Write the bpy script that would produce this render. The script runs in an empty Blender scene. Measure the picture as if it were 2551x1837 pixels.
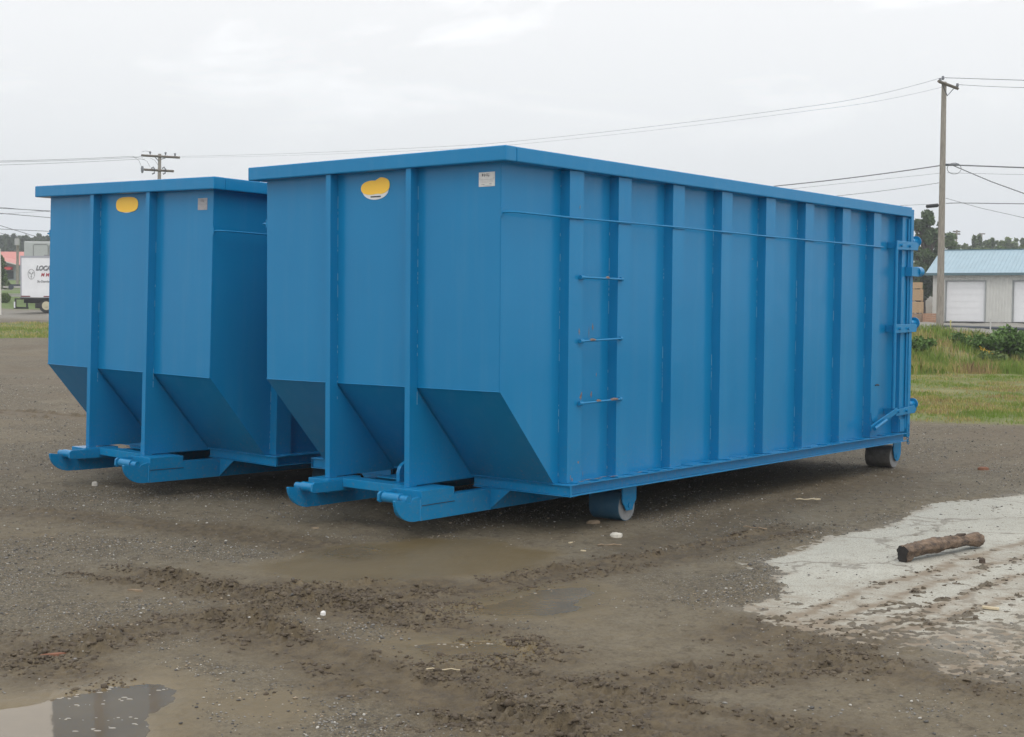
import bpy, math, random
import numpy as np
from mathutils import Matrix, Vector
random.seed(7); rng = np.random.default_rng(11)
SC = bpy.context.scene; COL = SC.collection

# ------------------------------------------------------------------ camera
FPX, YAW, PITCH, ROLL = 3441.6, 0.6837, -0.0424, 0.0085
CAM = np.array([-6.9592, -5.7727, 1.5576])
PW, PH = 2551.0, 1837.0
F_ = np.array([math.cos(YAW)*math.cos(PITCH), math.sin(YAW)*math.cos(PITCH), math.sin(PITCH)])
r_ = np.cross(F_, [0, 0, 1]); r_ /= np.linalg.norm(r_); u_ = np.cross(r_, F_)
R_ = r_*math.cos(ROLL)+u_*math.sin(ROLL); U_ = u_*math.cos(ROLL)-r_*math.sin(ROLL)
cd = bpy.data.cameras.new('camera'); cam = bpy.data.objects.new('camera', cd); COL.objects.link(cam)
cam.matrix_world = Matrix(((R_[0], U_[0], -F_[0], CAM[0]), (R_[1], U_[1], -F_[1], CAM[1]), (R_[2], U_[2], -F_[2], CAM[2]), (0, 0, 0, 1)))
cd.sensor_width = 36; cd.lens = FPX/PW*36; cd.clip_start = .05; cd.clip_end = 5000
SC.camera = cam
SC.render.resolution_x = 1024; SC.render.resolution_y = 737
try: SC.render.engine = 'CYCLES'
except Exception: pass

# ------------------------------------------------------------------ light
SUN_EL, SUN_AZ = math.radians(52), math.radians(228)     # azimuth of the sun in the xy plane, seen from the yard
sdir = Vector((math.cos(SUN_AZ)*math.cos(SUN_EL), math.sin(SUN_AZ)*math.cos(SUN_EL), math.sin(SUN_EL)))
sl = bpy.data.lights.new('sun', 'SUN'); sl.energy = .6; sl.angle = math.radians(30); sl.color = (1, .97, .92)
so = bpy.data.objects.new('sun', sl); COL.objects.link(so)
so.rotation_euler = sdir.to_track_quat('Z', 'Y').to_euler()
W = bpy.data.worlds.new('World'); SC.world = W; W.use_nodes = True
nt = W.node_tree; nt.nodes.clear()
def N(t, ty, **kw):
    n = t.nodes.new(ty)
    for k, v in kw.items(): setattr(n, k, v)
    return n
out = N(nt, 'ShaderNodeOutputWorld'); bg = N(nt, 'ShaderNodeBackground'); bg.inputs['Strength'].default_value = .1
sky = N(nt, 'ShaderNodeTexSky', sky_type='NISHITA', sun_disc=False, sun_elevation=SUN_EL, sun_rotation=math.atan2(sdir.x, sdir.y))
sky.air_density = 1.5; sky.dust_density = 6
tc = N(nt, 'ShaderNodeTexCoord'); sep = N(nt, 'ShaderNodeSeparateXYZ'); nt.links.new(tc.outputs['Generated'], sep.inputs[0])
ramp = N(nt, 'ShaderNodeValToRGB'); nt.links.new(sep.outputs['Z'], ramp.inputs[0])
els = ramp.color_ramp.elements
els[0].position = 0; els[0].color = (.66, .70, .75, 1); els[1].position = 1; els[1].color = (1.12, 1.12, 1.12, 1)
e = els.new(.10); e.color = (.745, .765, .782, 1)
e = els.new(.22); e.color = (.795, .80, .81, 1)
e = els.new(.45); e.color = (1.0, 1.0, 1.0, 1)
mp = N(nt, 'ShaderNodeMapping'); mp.inputs['Scale'].default_value = (4.2, 4.2, 17); mp.inputs['Location'].default_value = (0.3, 1.1, .35)
nt.links.new(tc.outputs['Generated'], mp.inputs[0])
nz = N(nt, 'ShaderNodeTexNoise'); nz.inputs['Scale'].default_value = 1.0; nz.inputs['Detail'].default_value = 7; nz.inputs['Roughness'].default_value = .6; nz.inputs['Distortion'].default_value = .4
nt.links.new(mp.outputs[0], nz.inputs['Vector'])
cr = N(nt, 'ShaderNodeMapRange'); cr.inputs[1].default_value = .50; cr.inputs[2].default_value = .66; cr.inputs[3].default_value = 0; cr.inputs[4].default_value = .26
nt.links.new(nz.outputs[0], cr.inputs[0])
hi = N(nt, 'ShaderNodeMapRange'); hi.inputs[1].default_value = .10; hi.inputs[2].default_value = .22; nt.links.new(sep.outputs['Z'], hi.inputs[0])
mu = N(nt, 'ShaderNodeMath', operation='MULTIPLY'); nt.links.new(cr.outputs[0], mu.inputs[0]); nt.links.new(hi.outputs[0], mu.inputs[1])
ad = N(nt, 'ShaderNodeVectorMath', operation='ADD'); nt.links.new(ramp.outputs[0], ad.inputs[0]); nt.links.new(mu.outputs[0], ad.inputs[1])
sc10 = N(nt, 'ShaderNodeVectorMath', operation='SCALE'); sc10.inputs['Scale'].default_value = 13.8; nt.links.new(ad.outputs[0], sc10.inputs[0])
mx = N(nt, 'ShaderNodeMix', data_type='RGBA'); mx.inputs[0].default_value = .93
nt.links.new(sky.outputs[0], mx.inputs[6]); nt.links.new(sc10.outputs[0], mx.inputs[7])
nt.links.new(mx.outputs[2], bg.inputs[0]); nt.links.new(bg.outputs[0], out.inputs[0])
SC.view_settings.view_transform = 'Standard'; SC.view_settings.look = 'None'; SC.view_settings.exposure = 0; SC.view_settings.gamma = 1

# ------------------------------------------------------------------ helpers
def ray(u, v): return F_ + R_*(u-PW/2)/FPX - U_*(v-PH/2)/FPX
def on_z(u, v, z=0.0): d = ray(u, v); return CAM+d*(z-CAM[2])/d[2]
def at(u, v, D): d = ray(u, v); return CAM+d*D/(d@F_)          # point at depth D
FH = np.array([math.cos(YAW), math.sin(YAW)]); RH = np.array([math.sin(YAW), -math.cos(YAW)])
def ds(d, s): p = CAM[:2]+FH*d+RH*s; return p

class MB:
    def __init__(s): s.v = []; s.f = []; s.sm = []; s.mi = []; s.m = 0
    def add(s, vs, fs, smooth=False):
        b = len(s.v); s.v += [tuple(map(float, p)) for p in vs]
        for f in fs: s.f.append([b+i for i in f]); s.sm.append(smooth); s.mi.append(s.m)
        return s
    def box(s, x0, x1, y0, y1, z0, z1):
        vs = [(x, y, z) for z in (z0, z1) for y in (y0, y1) for x in (x0, x1)]
        return s.add(vs, [(0, 2, 3, 1), (4, 5, 7, 6), (0, 1, 5, 4), (2, 6, 7, 3), (0, 4, 6, 2), (1, 3, 7, 5)])
    def prism(s, poly, axis, a, b):
        # poly: 2D points; axis 'y': (x,z) extruded a..b in y ; 'x': (y,z) ; 'z': (x,y)
        def P(p, t): return {'y': (p[0], t, p[1]), 'x': (t, p[0], p[1]), 'z': (p[0], p[1], t)}[axis]
        n = len(poly); vs = [P(p, a) for p in poly]+[P(p, b) for p in poly]
        fs = [list(range(n))[::-1], list(range(n, 2*n))]+[(i, (i+1) % n, n+(i+1) % n, n+i) for i in range(n)]
        return s.add(vs, fs)
    def tube(s, pts, r, n=8, cap=True):
        pts = [np.array(p, float) for p in pts]; m = len(pts)
        rs = r if hasattr(r, '__len__') else [r]*m
        b = []
        for i, p in enumerate(pts):
            t = pts[min(i+1, m-1)]-pts[max(i-1, 0)]; t /= np.linalg.norm(t)
            a = np.cross(t, [0, 0, 1]) if abs(t[2]) < .9 else np.cross(t, [1, 0, 0])
            a /= np.linalg.norm(a); c = np.cross(t, a)
            for k in range(n):
                q = 2*math.pi*k/n; b.append(p+rs[i]*(a*math.cos(q)+c*math.sin(q)))
        fs = [(i*n+k, i*n+(k+1) % n, (i+1)*n+(k+1) % n, (i+1)*n+k) for i in range(m-1) for k in range(n)]
        s.add(b, fs, True)
        if cap:
            s.add(b[:n], [tuple(range(n))[::-1]]); s.add(b[-n:], [tuple(range(n))])
        return s
    def cyl(s, a, b, r, n=20): return s.tube([a, b], r, n)
    def build(s, name, mats, parent=None, bevel=0, xf=None):
        me = bpy.data.meshes.new(name); me.from_pydata(s.v, [], s.f)
        me.polygons.foreach_set('use_smooth', s.sm); me.polygons.foreach_set('material_index', s.mi)
        for m in (mats if isinstance(mats, (list, tuple)) else [mats]): me.materials.append(m)
        me.update()
        import bmesh
        bm = bmesh.new(); bm.from_mesh(me); bmesh.ops.recalc_face_normals(bm, faces=bm.faces); bm.to_mesh(me); bm.free()
        o = bpy.data.objects.new(name, me); COL.objects.link(o)
        if parent: o.parent = parent
        if bevel:
            b = o.modifiers.new('bevel', 'BEVEL'); b.width = bevel; b.segments = 2; b.limit_method = 'ANGLE'; b.angle_limit = math.radians(50)
        return o
def fastmesh(name, verts, faces, mats, parent=None, smooth=False, mi=None):
    """verts (n,3), faces (m,k) arrays"""
    verts = np.asarray(verts, np.float32); faces = np.asarray(faces, np.int32); k = faces.shape[1]
    me = bpy.data.meshes.new(name); me.vertices.add(len(verts)); me.vertices.foreach_set('co', verts.ravel())
    me.loops.add(faces.size); me.loops.foreach_set('vertex_index', faces.ravel())
    me.polygons.add(len(faces)); me.polygons.foreach_set('loop_start', np.arange(0, faces.size, k, dtype=np.int32))
    me.polygons.foreach_set('loop_total', np.full(len(faces), k, np.int32))
    if smooth: me.polygons.foreach_set('use_smooth', np.ones(len(faces), bool))
    if mi is not None: me.polygons.foreach_set('material_index', np.asarray(mi, np.int32))
    for m in (mats if isinstance(mats, (list, tuple)) else [mats]): me.materials.append(m)
    me.update(calc_edges=True); me.validate()
    o = bpy.data.objects.new(name, me); COL.objects.link(o)
    if parent: o.parent = parent
    return o
def tag(o, label=None, cat=None, group=None, kind=None):
    if label: o['label'] = label
    if cat: o['category'] = cat
    if group: o['group'] = group
    if kind: o['kind'] = kind
    return o
def empty(name, loc=(0, 0, 0), rot=(0, 0, 0)):
    o = bpy.data.objects.new(name, None); COL.objects.link(o); o.location = loc; o.rotation_euler = rot; o.empty_display_size = .2
    return o

# ------------------------------------------------------------------ materials
def mat(name, col, rough=.6, spec=.5, metal=0., var=.0, vscale=3., bump=0., bscale=60., coat=0., stretch=None, col2=None, detail=5):
    m = bpy.data.materials.new(name); m.use_nodes = True; t = m.node_tree; b = t.nodes['Principled BSDF']
    b.inputs['Base Color'].default_value = (*col, 1); b.inputs['Roughness'].default_value = rough
    b.inputs['Specular IOR Level'].default_value = spec; b.inputs['Metallic'].default_value = metal
    b.inputs['Coat Weight'].default_value = coat
    tcn = N(t, 'ShaderNodeTexCoord'); src = tcn.outputs['Object']
    if stretch:
        mpn = N(t, 'ShaderNodeMapping'); mpn.inputs['Scale'].default_value = stretch; t.links.new(src, mpn.inputs[0]); src = mpn.outputs[0]
    if var or col2:
        n = N(t, 'ShaderNodeTexNoise'); n.inputs['Scale'].default_value = vscale; n.inputs['Detail'].default_value = detail; n.inputs['Roughness'].default_value = .6; t.links.new(src, n.inputs['Vector'])
        rr = N(t, 'ShaderNodeMapRange'); rr.inputs[1].default_value = .3; rr.inputs[2].default_value = .7; t.links.new(n.outputs[0], rr.inputs[0])
        mm = N(t, 'ShaderNodeMix', data_type='RGBA'); t.links.new(rr.outputs[0], mm.inputs[0])
        c2 = col2 or tuple(min(1, c*(1+var)) for c in col); c1 = col if col2 else tuple(c*(1-var) for c in col)
        mm.inputs[6].default_value = (*c1, 1); mm.inputs[7].default_value = (*c2, 1)
        t.links.new(mm.outputs[2], b.inputs['Base Color'])
    if bump:
        n = N(t, 'ShaderNodeTexNoise'); n.inputs['Scale'].default_value = bscale; n.inputs['Detail'].default_value = 4; t.links.new(src, n.inputs['Vector'])
        bp = N(t, 'ShaderNodeBump'); bp.inputs['Strength'].default_value = bump; bp.inputs['Distance'].default_value = .01
        t.links.new(n.outputs[0], bp.inputs['Height']); t.links.new(bp.outputs[0], b.inputs['Normal'])
    return m

def paint_mat():
    m = bpy.data.materials.new('blue_paint'); m.use_nodes = True; t = m.node_tree; b = t.nodes['Principled BSDF']
    b.inputs['Specular IOR Level'].default_value = .30
    tcn = N(t, 'ShaderNodeTexCoord')
    n = N(t, 'ShaderNodeTexNoise'); n.inputs['Scale'].default_value = 1.3; n.inputs['Detail'].default_value = 4; t.links.new(tcn.outputs['Object'], n.inputs['Vector'])
    n2 = N(t, 'ShaderNodeTexNoise'); n2.inputs['Scale'].default_value = 90; n2.inputs['Detail'].default_value = 3; t.links.new(tcn.outputs['Object'], n2.inputs['Vector'])
    # streaks of dust: stretched noise
    mp = N(t, 'ShaderNodeMapping'); mp.inputs['Scale'].default_value = (7, 7, .5); t.links.new(tcn.outputs['Object'], mp.inputs[0])
    n3 = N(t, 'ShaderNodeTexNoise'); n3.inputs['Scale'].default_value = 1.5; n3.inputs['Detail'].default_value = 6; t.links.new(mp.outputs[0], n3.inputs['Vector'])
    mm = N(t, 'ShaderNodeMix', data_type='RGBA'); t.links.new(n.outputs[0], mm.inputs[0])
    mm.inputs[6].default_value = (.003, .178, .392, 1); mm.inputs[7].default_value = (.007, .212, .450, 1)
    r3 = N(t, 'ShaderNodeMapRange'); r3.inputs[1].default_value = .5; r3.inputs[2].default_value = .85; r3.inputs[4].default_value = .20; t.links.new(n3.outputs[0], r3.inputs[0])
    m2 = N(t, 'ShaderNodeMix', data_type='RGBA'); t.links.new(r3.outputs[0], m2.inputs[0]); t.links.new(mm.outputs[2], m2.inputs[6]); m2.inputs[7].default_value = (.07, .26, .43, 1)
    # splashed mud low on the steel
    sz = N(t, 'ShaderNodeSeparateXYZ'); t.links.new(tcn.outputs['Object'], sz.inputs[0])
    zr = N(t, 'ShaderNodeMapRange'); zr.inputs[1].default_value = .75; zr.inputs[2].default_value = .15; t.links.new(sz.outputs['Z'], zr.inputs[0])
    n4 = N(t, 'ShaderNodeTexNoise'); n4.inputs['Scale'].default_value = 38; n4.inputs['Detail'].default_value = 6; n4.inputs['Roughness'].default_value = .75; t.links.new(tcn.outputs['Object'], n4.inputs['Vector'])
    n4r = N(t, 'ShaderNodeMapRange'); n4r.inputs[1].default_value = .54; n4r.inputs[2].default_value = .66; n4r.inputs[4].default_value = .45; t.links.new(n4.outputs[0], n4r.inputs[0])
    mz = N(t, 'ShaderNodeMath', operation='MULTIPLY'); t.links.new(zr.outputs[0], mz.inputs[0]); t.links.new(n4r.outputs[0], mz.inputs[1])
    m3 = N(t, 'ShaderNodeMix', data_type='RGBA'); t.links.new(mz.outputs[0], m3.inputs[0]); t.links.new(m2.outputs[2], m3.inputs[6]); m3.inputs[7].default_value = (.17, .17, .14, 1)
    t.links.new(m3.outputs[2], b.inputs['Base Color'])
    rr = N(t, 'ShaderNodeMapRange'); rr.inputs[3].default_value = .16; rr.inputs[4].default_value = .30; t.links.new(n.outputs[0], rr.inputs[0]); t.links.new(rr.outputs[0], b.inputs['Roughness'])
    # slightly wavy plate + orange peel
    wv = N(t, 'ShaderNodeTexNoise'); wv.inputs['Scale'].default_value = 2.2; wv.inputs['Detail'].default_value = 2; t.links.new(tcn.outputs['Object'], wv.inputs['Vector'])
    b1 = N(t, 'ShaderNodeBump'); b1.inputs['Strength'].default_value = .35; b1.inputs['Distance'].default_value = .02; t.links.new(wv.outputs[0], b1.inputs['Height'])
    b2 = N(t, 'ShaderNodeBump'); b2.inputs['Strength'].default_value = .12; b2.inputs['Distance'].default_value = .002; t.links.new(n2.outputs[0], b2.inputs['Height']); t.links.new(b1.outputs[0], b2.inputs['Normal'])
    t.links.new(b2.outputs[0], b.inputs['Normal'])
    return m
BLUE = paint_mat()
M_WELD = mat('weld_bead', (.11, .32, .48), .35, .5)  # paler than the body paint: the beads' highlights are put into the colour
M_ROLL = mat('worn_steel', (.16, .15, .14), .6, var=.35, vscale=20, bump=.3)
M_BARE = mat('bare_steel', (.23, .235, .24), .5, var=.2, vscale=25, bump=.2)
M_ROLLB = mat('worn_blue', (.035, .12, .21), .45, col2=(.06, .15, .22), vscale=9, bump=.25)
M_RUST = mat('rust', (.17, .085, .055), .9, col2=(.24, .21, .19), vscale=60, bump=.5)
M_WHITE = mat('sticker_white', (.72, .72, .70), .4, var=.05)
M_PLATE = mat('plate_white', (.66, .65, .62), .4, var=.08, vscale=30)
M_PLATE2 = mat('plate_faded', (.36, .35, .36), .5, var=.12, vscale=30)
M_YEL = mat('sticker_yellow', (1.0, .59, .05), .45)
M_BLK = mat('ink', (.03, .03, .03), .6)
M_INK2 = mat('ink_grey', (.16, .16, .17), .6)
M_WOODP = mat('pole_wood', (.27, .245, .21), .9, var=.3, vscale=6, stretch=(6, 6, .6), bump=.4, bscale=20)
M_DKWOOD = mat('crossarm_wood', (.14, .12, .095), .9, var=.3)
M_WIRE = mat('wire', (.17, .18, .19), .7)
M_GLASSY = mat('insulator', (.16, .17, .19), .3)
M_BARK = mat('bark', (.075, .055, .042), .95, var=.4, vscale=8, bump=.6, bscale=25)
M_DKSTEEL = mat('dark_steel', (.035, .045, .06), .6, var=.2)

# ------------------------------------------------------------------ noise for terrain
def _h(ix, iy, seed):
    n = (ix.astype(np.int64)*374761393 + iy.astype(np.int64)*668265263 + seed*1442695041) & 0xffffffff
    n = ((n ^ (n >> 13))*1274126177) & 0xffffffff
    return ((n ^ (n >> 16)) & 0xffff)/65535.0
def vnoise(x, y, seed=0):
    ix = np.floor(x); iy = np.floor(y); fx = x-ix; fy = y-iy
    fx = fx*fx*fx*(fx*(fx*6-15)+10); fy = fy*fy*fy*(fy*(fy*6-15)+10)
    a = _h(ix, iy, seed); b = _h(ix+1, iy, seed); c = _h(ix, iy+1, seed); d = _h(ix+1, iy+1, seed)
    return (a*(1-fx)+b*fx)*(1-fy)+(c*(1-fx)+d*fx)*fy
def fbm(x, y, sc, o=4, seed=0, g=.5):
    s = 0; a = 1; t = 0; ca, sa = .8, .6
    for i in range(o):
        s = s+a*vnoise(x/sc+13.7*i, y/sc-7.1*i, seed+i*17); t += a; a *= g; sc /= 2.03
        x, y = ca*x-sa*y, sa*x+ca*y
    return s/t
def sstep(a, b, x):
    t = np.clip((x-a)/(b-a), 0, 1); return t*t*(3-2*t)
def poly_sd(x, y, P):
    """signed distance, >0 inside"""
    P = np.asarray(P); n = len(P); ins = np.zeros(x.shape, bool); dm = np.full(x.shape, 1e9)
    for i in range(n):
        ax, ay = P[i]; bx, by = P[(i+1) % n]
        c = ((ay > y) != (by > y)) & (x < (bx-ax)*(y-ay)/((by-ay) if by != ay else 1e-9)+ax); ins ^= c
        t = np.clip(((x-ax)*(bx-ax)+(y-ay)*(by-ay))/((bx-ax)**2+(by-ay)**2), 0, 1)
        dm = np.minimum(dm, np.hypot(x-ax-t*(bx-ax), y-ay-t*(by-ay)))
    return np.where(ins, dm, -dm)
def path_ld(x, y, P):
    """lateral distance (signed) and arc length along polyline"""
    P = np.asarray(P, float); dm = np.full(x.shape, 1e9); L = np.zeros(x.shape); S = np.zeros(x.shape); l0 = 0; E = np.zeros(x.shape)
    for i in range(len(P)-1):
        a, b = P[i], P[i+1]; ll = np.linalg.norm(b-a); e = (b-a)/ll
        t = (x-a[0])*e[0]+(y-a[1])*e[1]; tc = np.clip(t, 0, ll)
        px, py = x-a[0]-tc*e[0], y-a[1]-tc*e[1]; d = np.hypot(px, py); sg = np.sign((x-a[0])*e[1]-(y-a[1])*e[0]); sg = np.where(sg == 0, 1, sg)
        m = d < dm; dm = np.where(m, d, dm); S = np.where(m, sg, S); L = np.where(m, l0+tc, L); l0 += ll
    return dm, S, L, l0

G = lambda a, b: tuple(on_z(a*1.12478, b*1.12478)[:2])      # a point of the yard, read off the photograph
SLAB = [G(2268, 1095), G(2150, 1106), G(2060, 1112), G(1990, 1150), G(1955, 1166), G(1870, 1178), G(1800, 1205), G(1740, 1228), G(1675, 1241), G(1700, 1255), G(1737, 1270), G(1708, 1284), G(1732, 1312), G(1690, 1333), G(1628, 1338), G(1655, 1358), G(1690, 1385), G(1745, 1396),
        G(1850, 1425), G(1960, 1470), G(2100, 1500), G(2268, 1530)]
SLAB += [tuple(ds(6.2, 5.5)), tuple(ds(14, 9)), tuple(ds(13.5, 5.3))]
# tyre tracks: polyline, half width, rut depth, berm height, lug
TR = [([G(190, 1262), G(400, 1290), G(560, 1322), G(740, 1345), G(900, 1368), G(1060, 1410), G(1300, 1500)], .11, .016, .034, 1),
      ([G(330, 1385), G(500, 1380), G(650, 1425), G(800, 1475), G(960, 1530), G(1150, 1600), G(1300, 1680)], .13, .022, .042, 1),
      ([G(-80, 1470), G(120, 1440), G(330, 1395), G(560, 1350), G(800, 1300), G(1100, 1290)], .10, .010, .026, 1),
      ([G(760, 1335), G(980, 1325), G(1100, 1300), G(1270, 1260), G(1500, 1225), G(1800, 1160)], .12, .012, .022, 0),
      ([G(880, 1455), G(1060, 1490), G(1250, 1530), G(1500, 1590), G(1800, 1640), G(2000, 1700)], .17, .012, .014, 2),
      ([G(820, 1580), G(1000, 1575), G(1200, 1590), G(1500, 1640), G(1900, 1700)], .17, .010, .012, 2),
      ([G(1560, 1440), G(1740, 1385), G(1900, 1335), G(2100, 1265), G(2400, 1180)], .10, .0, .012, 0),
      ([G(1700, 1490), G(1900, 1420), G(2080, 1360), G(2268, 1290), G(2500, 1215)], .10, .0, .010, 0),
      ([G(480, 1290), G(640, 1300), G(800, 1335), G(930, 1352), G(1080, 1345)], .07, .008, .026, 1),
      ([G(640, 1560), G(760, 1520), G(900, 1505), G(1050, 1470), G(1250, 1420)], .09, .008, .020, 1),
      ([G(-60, 1400), G(60, 1450), G(160, 1500), G(300, 1560)], .09, .008, .018, 1),
      ([G(1180, 1560), G(1500, 1500), G(1800, 1470), G(2100, 1500), G(2400, 1560)], .12, .008, .016, 1),
      ([G(-100, 1130), G(100, 1140), G(500, 1180), G(900, 1240)], .14, .006, .007, 0),
      ([G(-100, 905), G(60, 915), G(200, 930)], .3, .02, .03, 0)]
DR = [G(1400, 1215), G(1600, 1150), G(1900, 1075), G(2268, 990)]
# puddles: centre, half length along picture-right, half length along depth, rotation
def pud(pts):
    P = np.array([G(*p) for p in pts]); return P
PUD = [pud([(-160, 1540), (0, 1556), (70, 1548), (140, 1531), (230, 1520), (335, 1502), (400, 1520), (395, 1545), (350, 1580), (370, 1640), (420, 1720), (-200, 1760)]),
       pud([(1020, 1352), (1060, 1338), (1120, 1322), (1190, 1305), (1300, 1298), (1330, 1310), (1290, 1338), (1290, 1352), (1230, 1362), (1110, 1362)]),
       pud([(880, 1428), (950, 1415), (1050, 1416), (1120, 1426), (1150, 1440), (1080, 1452), (960, 1450)]),
       ]
WET = [pud([(520, 1258), (700, 1215), (900, 1190), (1120, 1196), (1250, 1225), (1180, 1255), (1060, 1275), (880, 1290), (680, 1292)]),
       pud([(480, 1560), (600, 1515), (700, 1530), (720, 1580), (620, 1610), (500, 1600)]),
       pud([(1250, 1372), (1310, 1366), (1330, 1380), (1270, 1386)])]
BX, BY, BZ, BTX, BTY, BYAW = .0642, 3.0984, -.0261, -.0189, .0137, .001
def terrain(x, y, fine=True):
    rx, ry = x-CAM[0], y-CAM[1]
    d = rx*FH[0]+ry*FH[1]; s = rx*RH[0]+ry*RH[1]
    side = sstep(-.22, .05, s/np.maximum(d, 1))      # 0 left, 1 right
    zl = np.interp(d, [0, 32, 50, 65, 80, 95, 110, 125, 150, 300, 600], [0, 0, .38, .68, 1.1, 1.56, 2.75, 3.1, 4.3, 11, 14])
    toe = 35.5+np.clip((s/np.maximum(d, 1)-.29)*55, -3, 12)
    zr = .86*sstep(0, 10, d-toe+1.2*(fbm(x, y, 3., 3, 5)-.5))
    zr = zr+np.interp(d, [0, 110, 200, 600], [0, 0, 1.5, 9])
    z = zl*(1-side)+zr*side
    und = (fbm(x, y, 2.6, 4, 3)-.5)*.05*sstep(3, 9, d)+ (fbm(x, y, .9, 3, 31)-.5)*.018
    far = sstep(25, 40, d); und = und*(1+4*far)
    # bearing area of the two containers
    mB = sstep(.9, 0, np.maximum(np.maximum(-.3-x, x-6.9), np.maximum(2.9-y, y-5.8)))
    mA = sstep(1.2, 0, np.maximum(np.maximum(.9-x, x-6.7), np.maximum(-.2-y, y-2.5)))
    zb = BZ-BTY*(x-BX)-BTX*(y-BY)
    und = und*(1-np.maximum(mA, mB)*.92); z = z+zb*mB
    n4 = np.zeros_like(x)
    mud = np.zeros_like(x); rough = np.zeros_like(x)
    if fine:
        near = (d < 26) & (d > 0)
        X, Y = x[near], y[near]; D = d[near]
        u = und[near]; h = np.zeros_like(X); md = np.zeros_like(X); rg = np.zeros_like(X)
        nA = fbm(X, Y, .10, 3, 41); nB = fbm(X, Y, .035, 2, 53); nC = fbm(X, Y, .35, 3, 61); nR = 1.5*np.clip(1-np.abs(2*fbm(X, Y, .06, 3, 67)-1)*2.2, 0, 1)
        h += (fbm(X, Y, .06, 3, 71)-.5)*.017
        hbm = np.zeros_like(X)
        for k, (P, hw, dep, bh, lug) in enumerate(TR):
            dm, sg, L, l0 = path_ld(X, Y, P); dm = dm+(fbm(X, Y, .22, 2, 90+k)-.5)*.05
            ends = sstep(0, .35, L)*sstep(0, .35, l0-L+.001)
            ins = sstep(hw+.01, hw-.025, dm)*ends
            h -= dep*ins
            berm = np.exp(-((dm-hw-.02)/.042)**2)*ends
            clump = np.clip((nA-.42)*4, 0, 1.6)*np.clip((nC-.30)*3, 0, 1.3)
            hbm = np.maximum(hbm, 1.5*bh*berm*clump*(.22+1.0*nB*nR))
            b2 = np.exp(-((dm-hw-.02)/.12)**2)*ends; hbm = np.maximum(hbm, bh*1.5*b2*clump*np.clip(nB-.22, 0, 1)*nR)
            md = np.maximum(md, np.exp(-(np.maximum(dm-hw, 0)/.16)**2)*ends); rg = np.maximum(rg, b2)
            if lug == 1:
                ph = (L+np.abs(dm)*.8)/.065; h += ins*.010*sstep(-.2, .5, np.sin(2*np.pi*ph))*np.clip((nC-.25)*3, 0, 1)
            if lug == 2:
                ph = np.sin(2*np.pi*L/.070); pv = np.sin(2*np.pi*(dm*sg+.018*np.sin(2*np.pi*L/.14))/.095)
                h += ins*.010*np.maximum(sstep(.2, .8, ph), sstep(.6, .95, pv))*np.clip((nC-.30)*4, 0, 1)
        h += .055*np.tanh(hbm/.055)+(fbm(X, Y, .022, 2, 171)-.5)*.004*(1+2.5*rg)
        wet = np.zeros_like(X)
        for P in WET:
            sd = poly_sd(X, Y, P)+(nC-.5)*.22; w = sstep(-.12, .14, sd); h *= (1-.85*w*(1-.6*np.clip(rg*nA*1.8, 0, 1))); u = u*(1-.7*w); wet = np.maximum(wet, w)
        hb = u+h
        # slab lies bare where the dirt dips under it
        sd = poly_sd(X, Y, SLAB)+(fbm(X, Y, .20, 4, 77)-.5)*.10
        fade = sstep(8.6, 6.6, D)     # dirt lies on the near part of the slab
        lev = np.clip((sd)/.07, -1, 1)
        hs = -.011*lev + .017*sstep(7.9, 5.5, D+(fbm(X, Y, .6, 3, 83)-.5)*1.5) + (nB-.5)*.020 + (fbm(X, Y, .02, 2, 87)-.5)*.010*fade + (h*.8+.002)*np.where(h > .0, 1, 0)
        inside = sstep(-.5, .05, sd)
        hb = hb*(1-inside)+hs*inside
        h2 = hb
        for P in PUD:
            sd = poly_sd(X, Y, P)+(nC-.5)*.16+(nA-.5)*.05
            w = sstep(-.45, 0, sd); h2 = h2*(1-.6*w)+.004*w*(sd < .25)
            h2 = h2-.030*sstep(-.06, .18, sd); wet = np.maximum(wet, sstep(-.28, .02, sd))
        for P in (DR,):
            dm, sg, L, l0 = path_ld(X, Y, P); w = sstep(.35, .1, dm+(nC-.5)*.3); h2 = h2-.01*w; md = np.maximum(md, w*.7)
        und = und.copy(); und[near] = h2; mud[near] = md; n4[near] = wet; rough[near] = rg
    mud = np.maximum(mud, sstep(.50, .64, fbm(x, y, 2.2, 4, 211))*.75*sstep(10, 13, d)*(d < 48))
    z = z+und
    return z, d, s, mud, n4, rough

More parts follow.
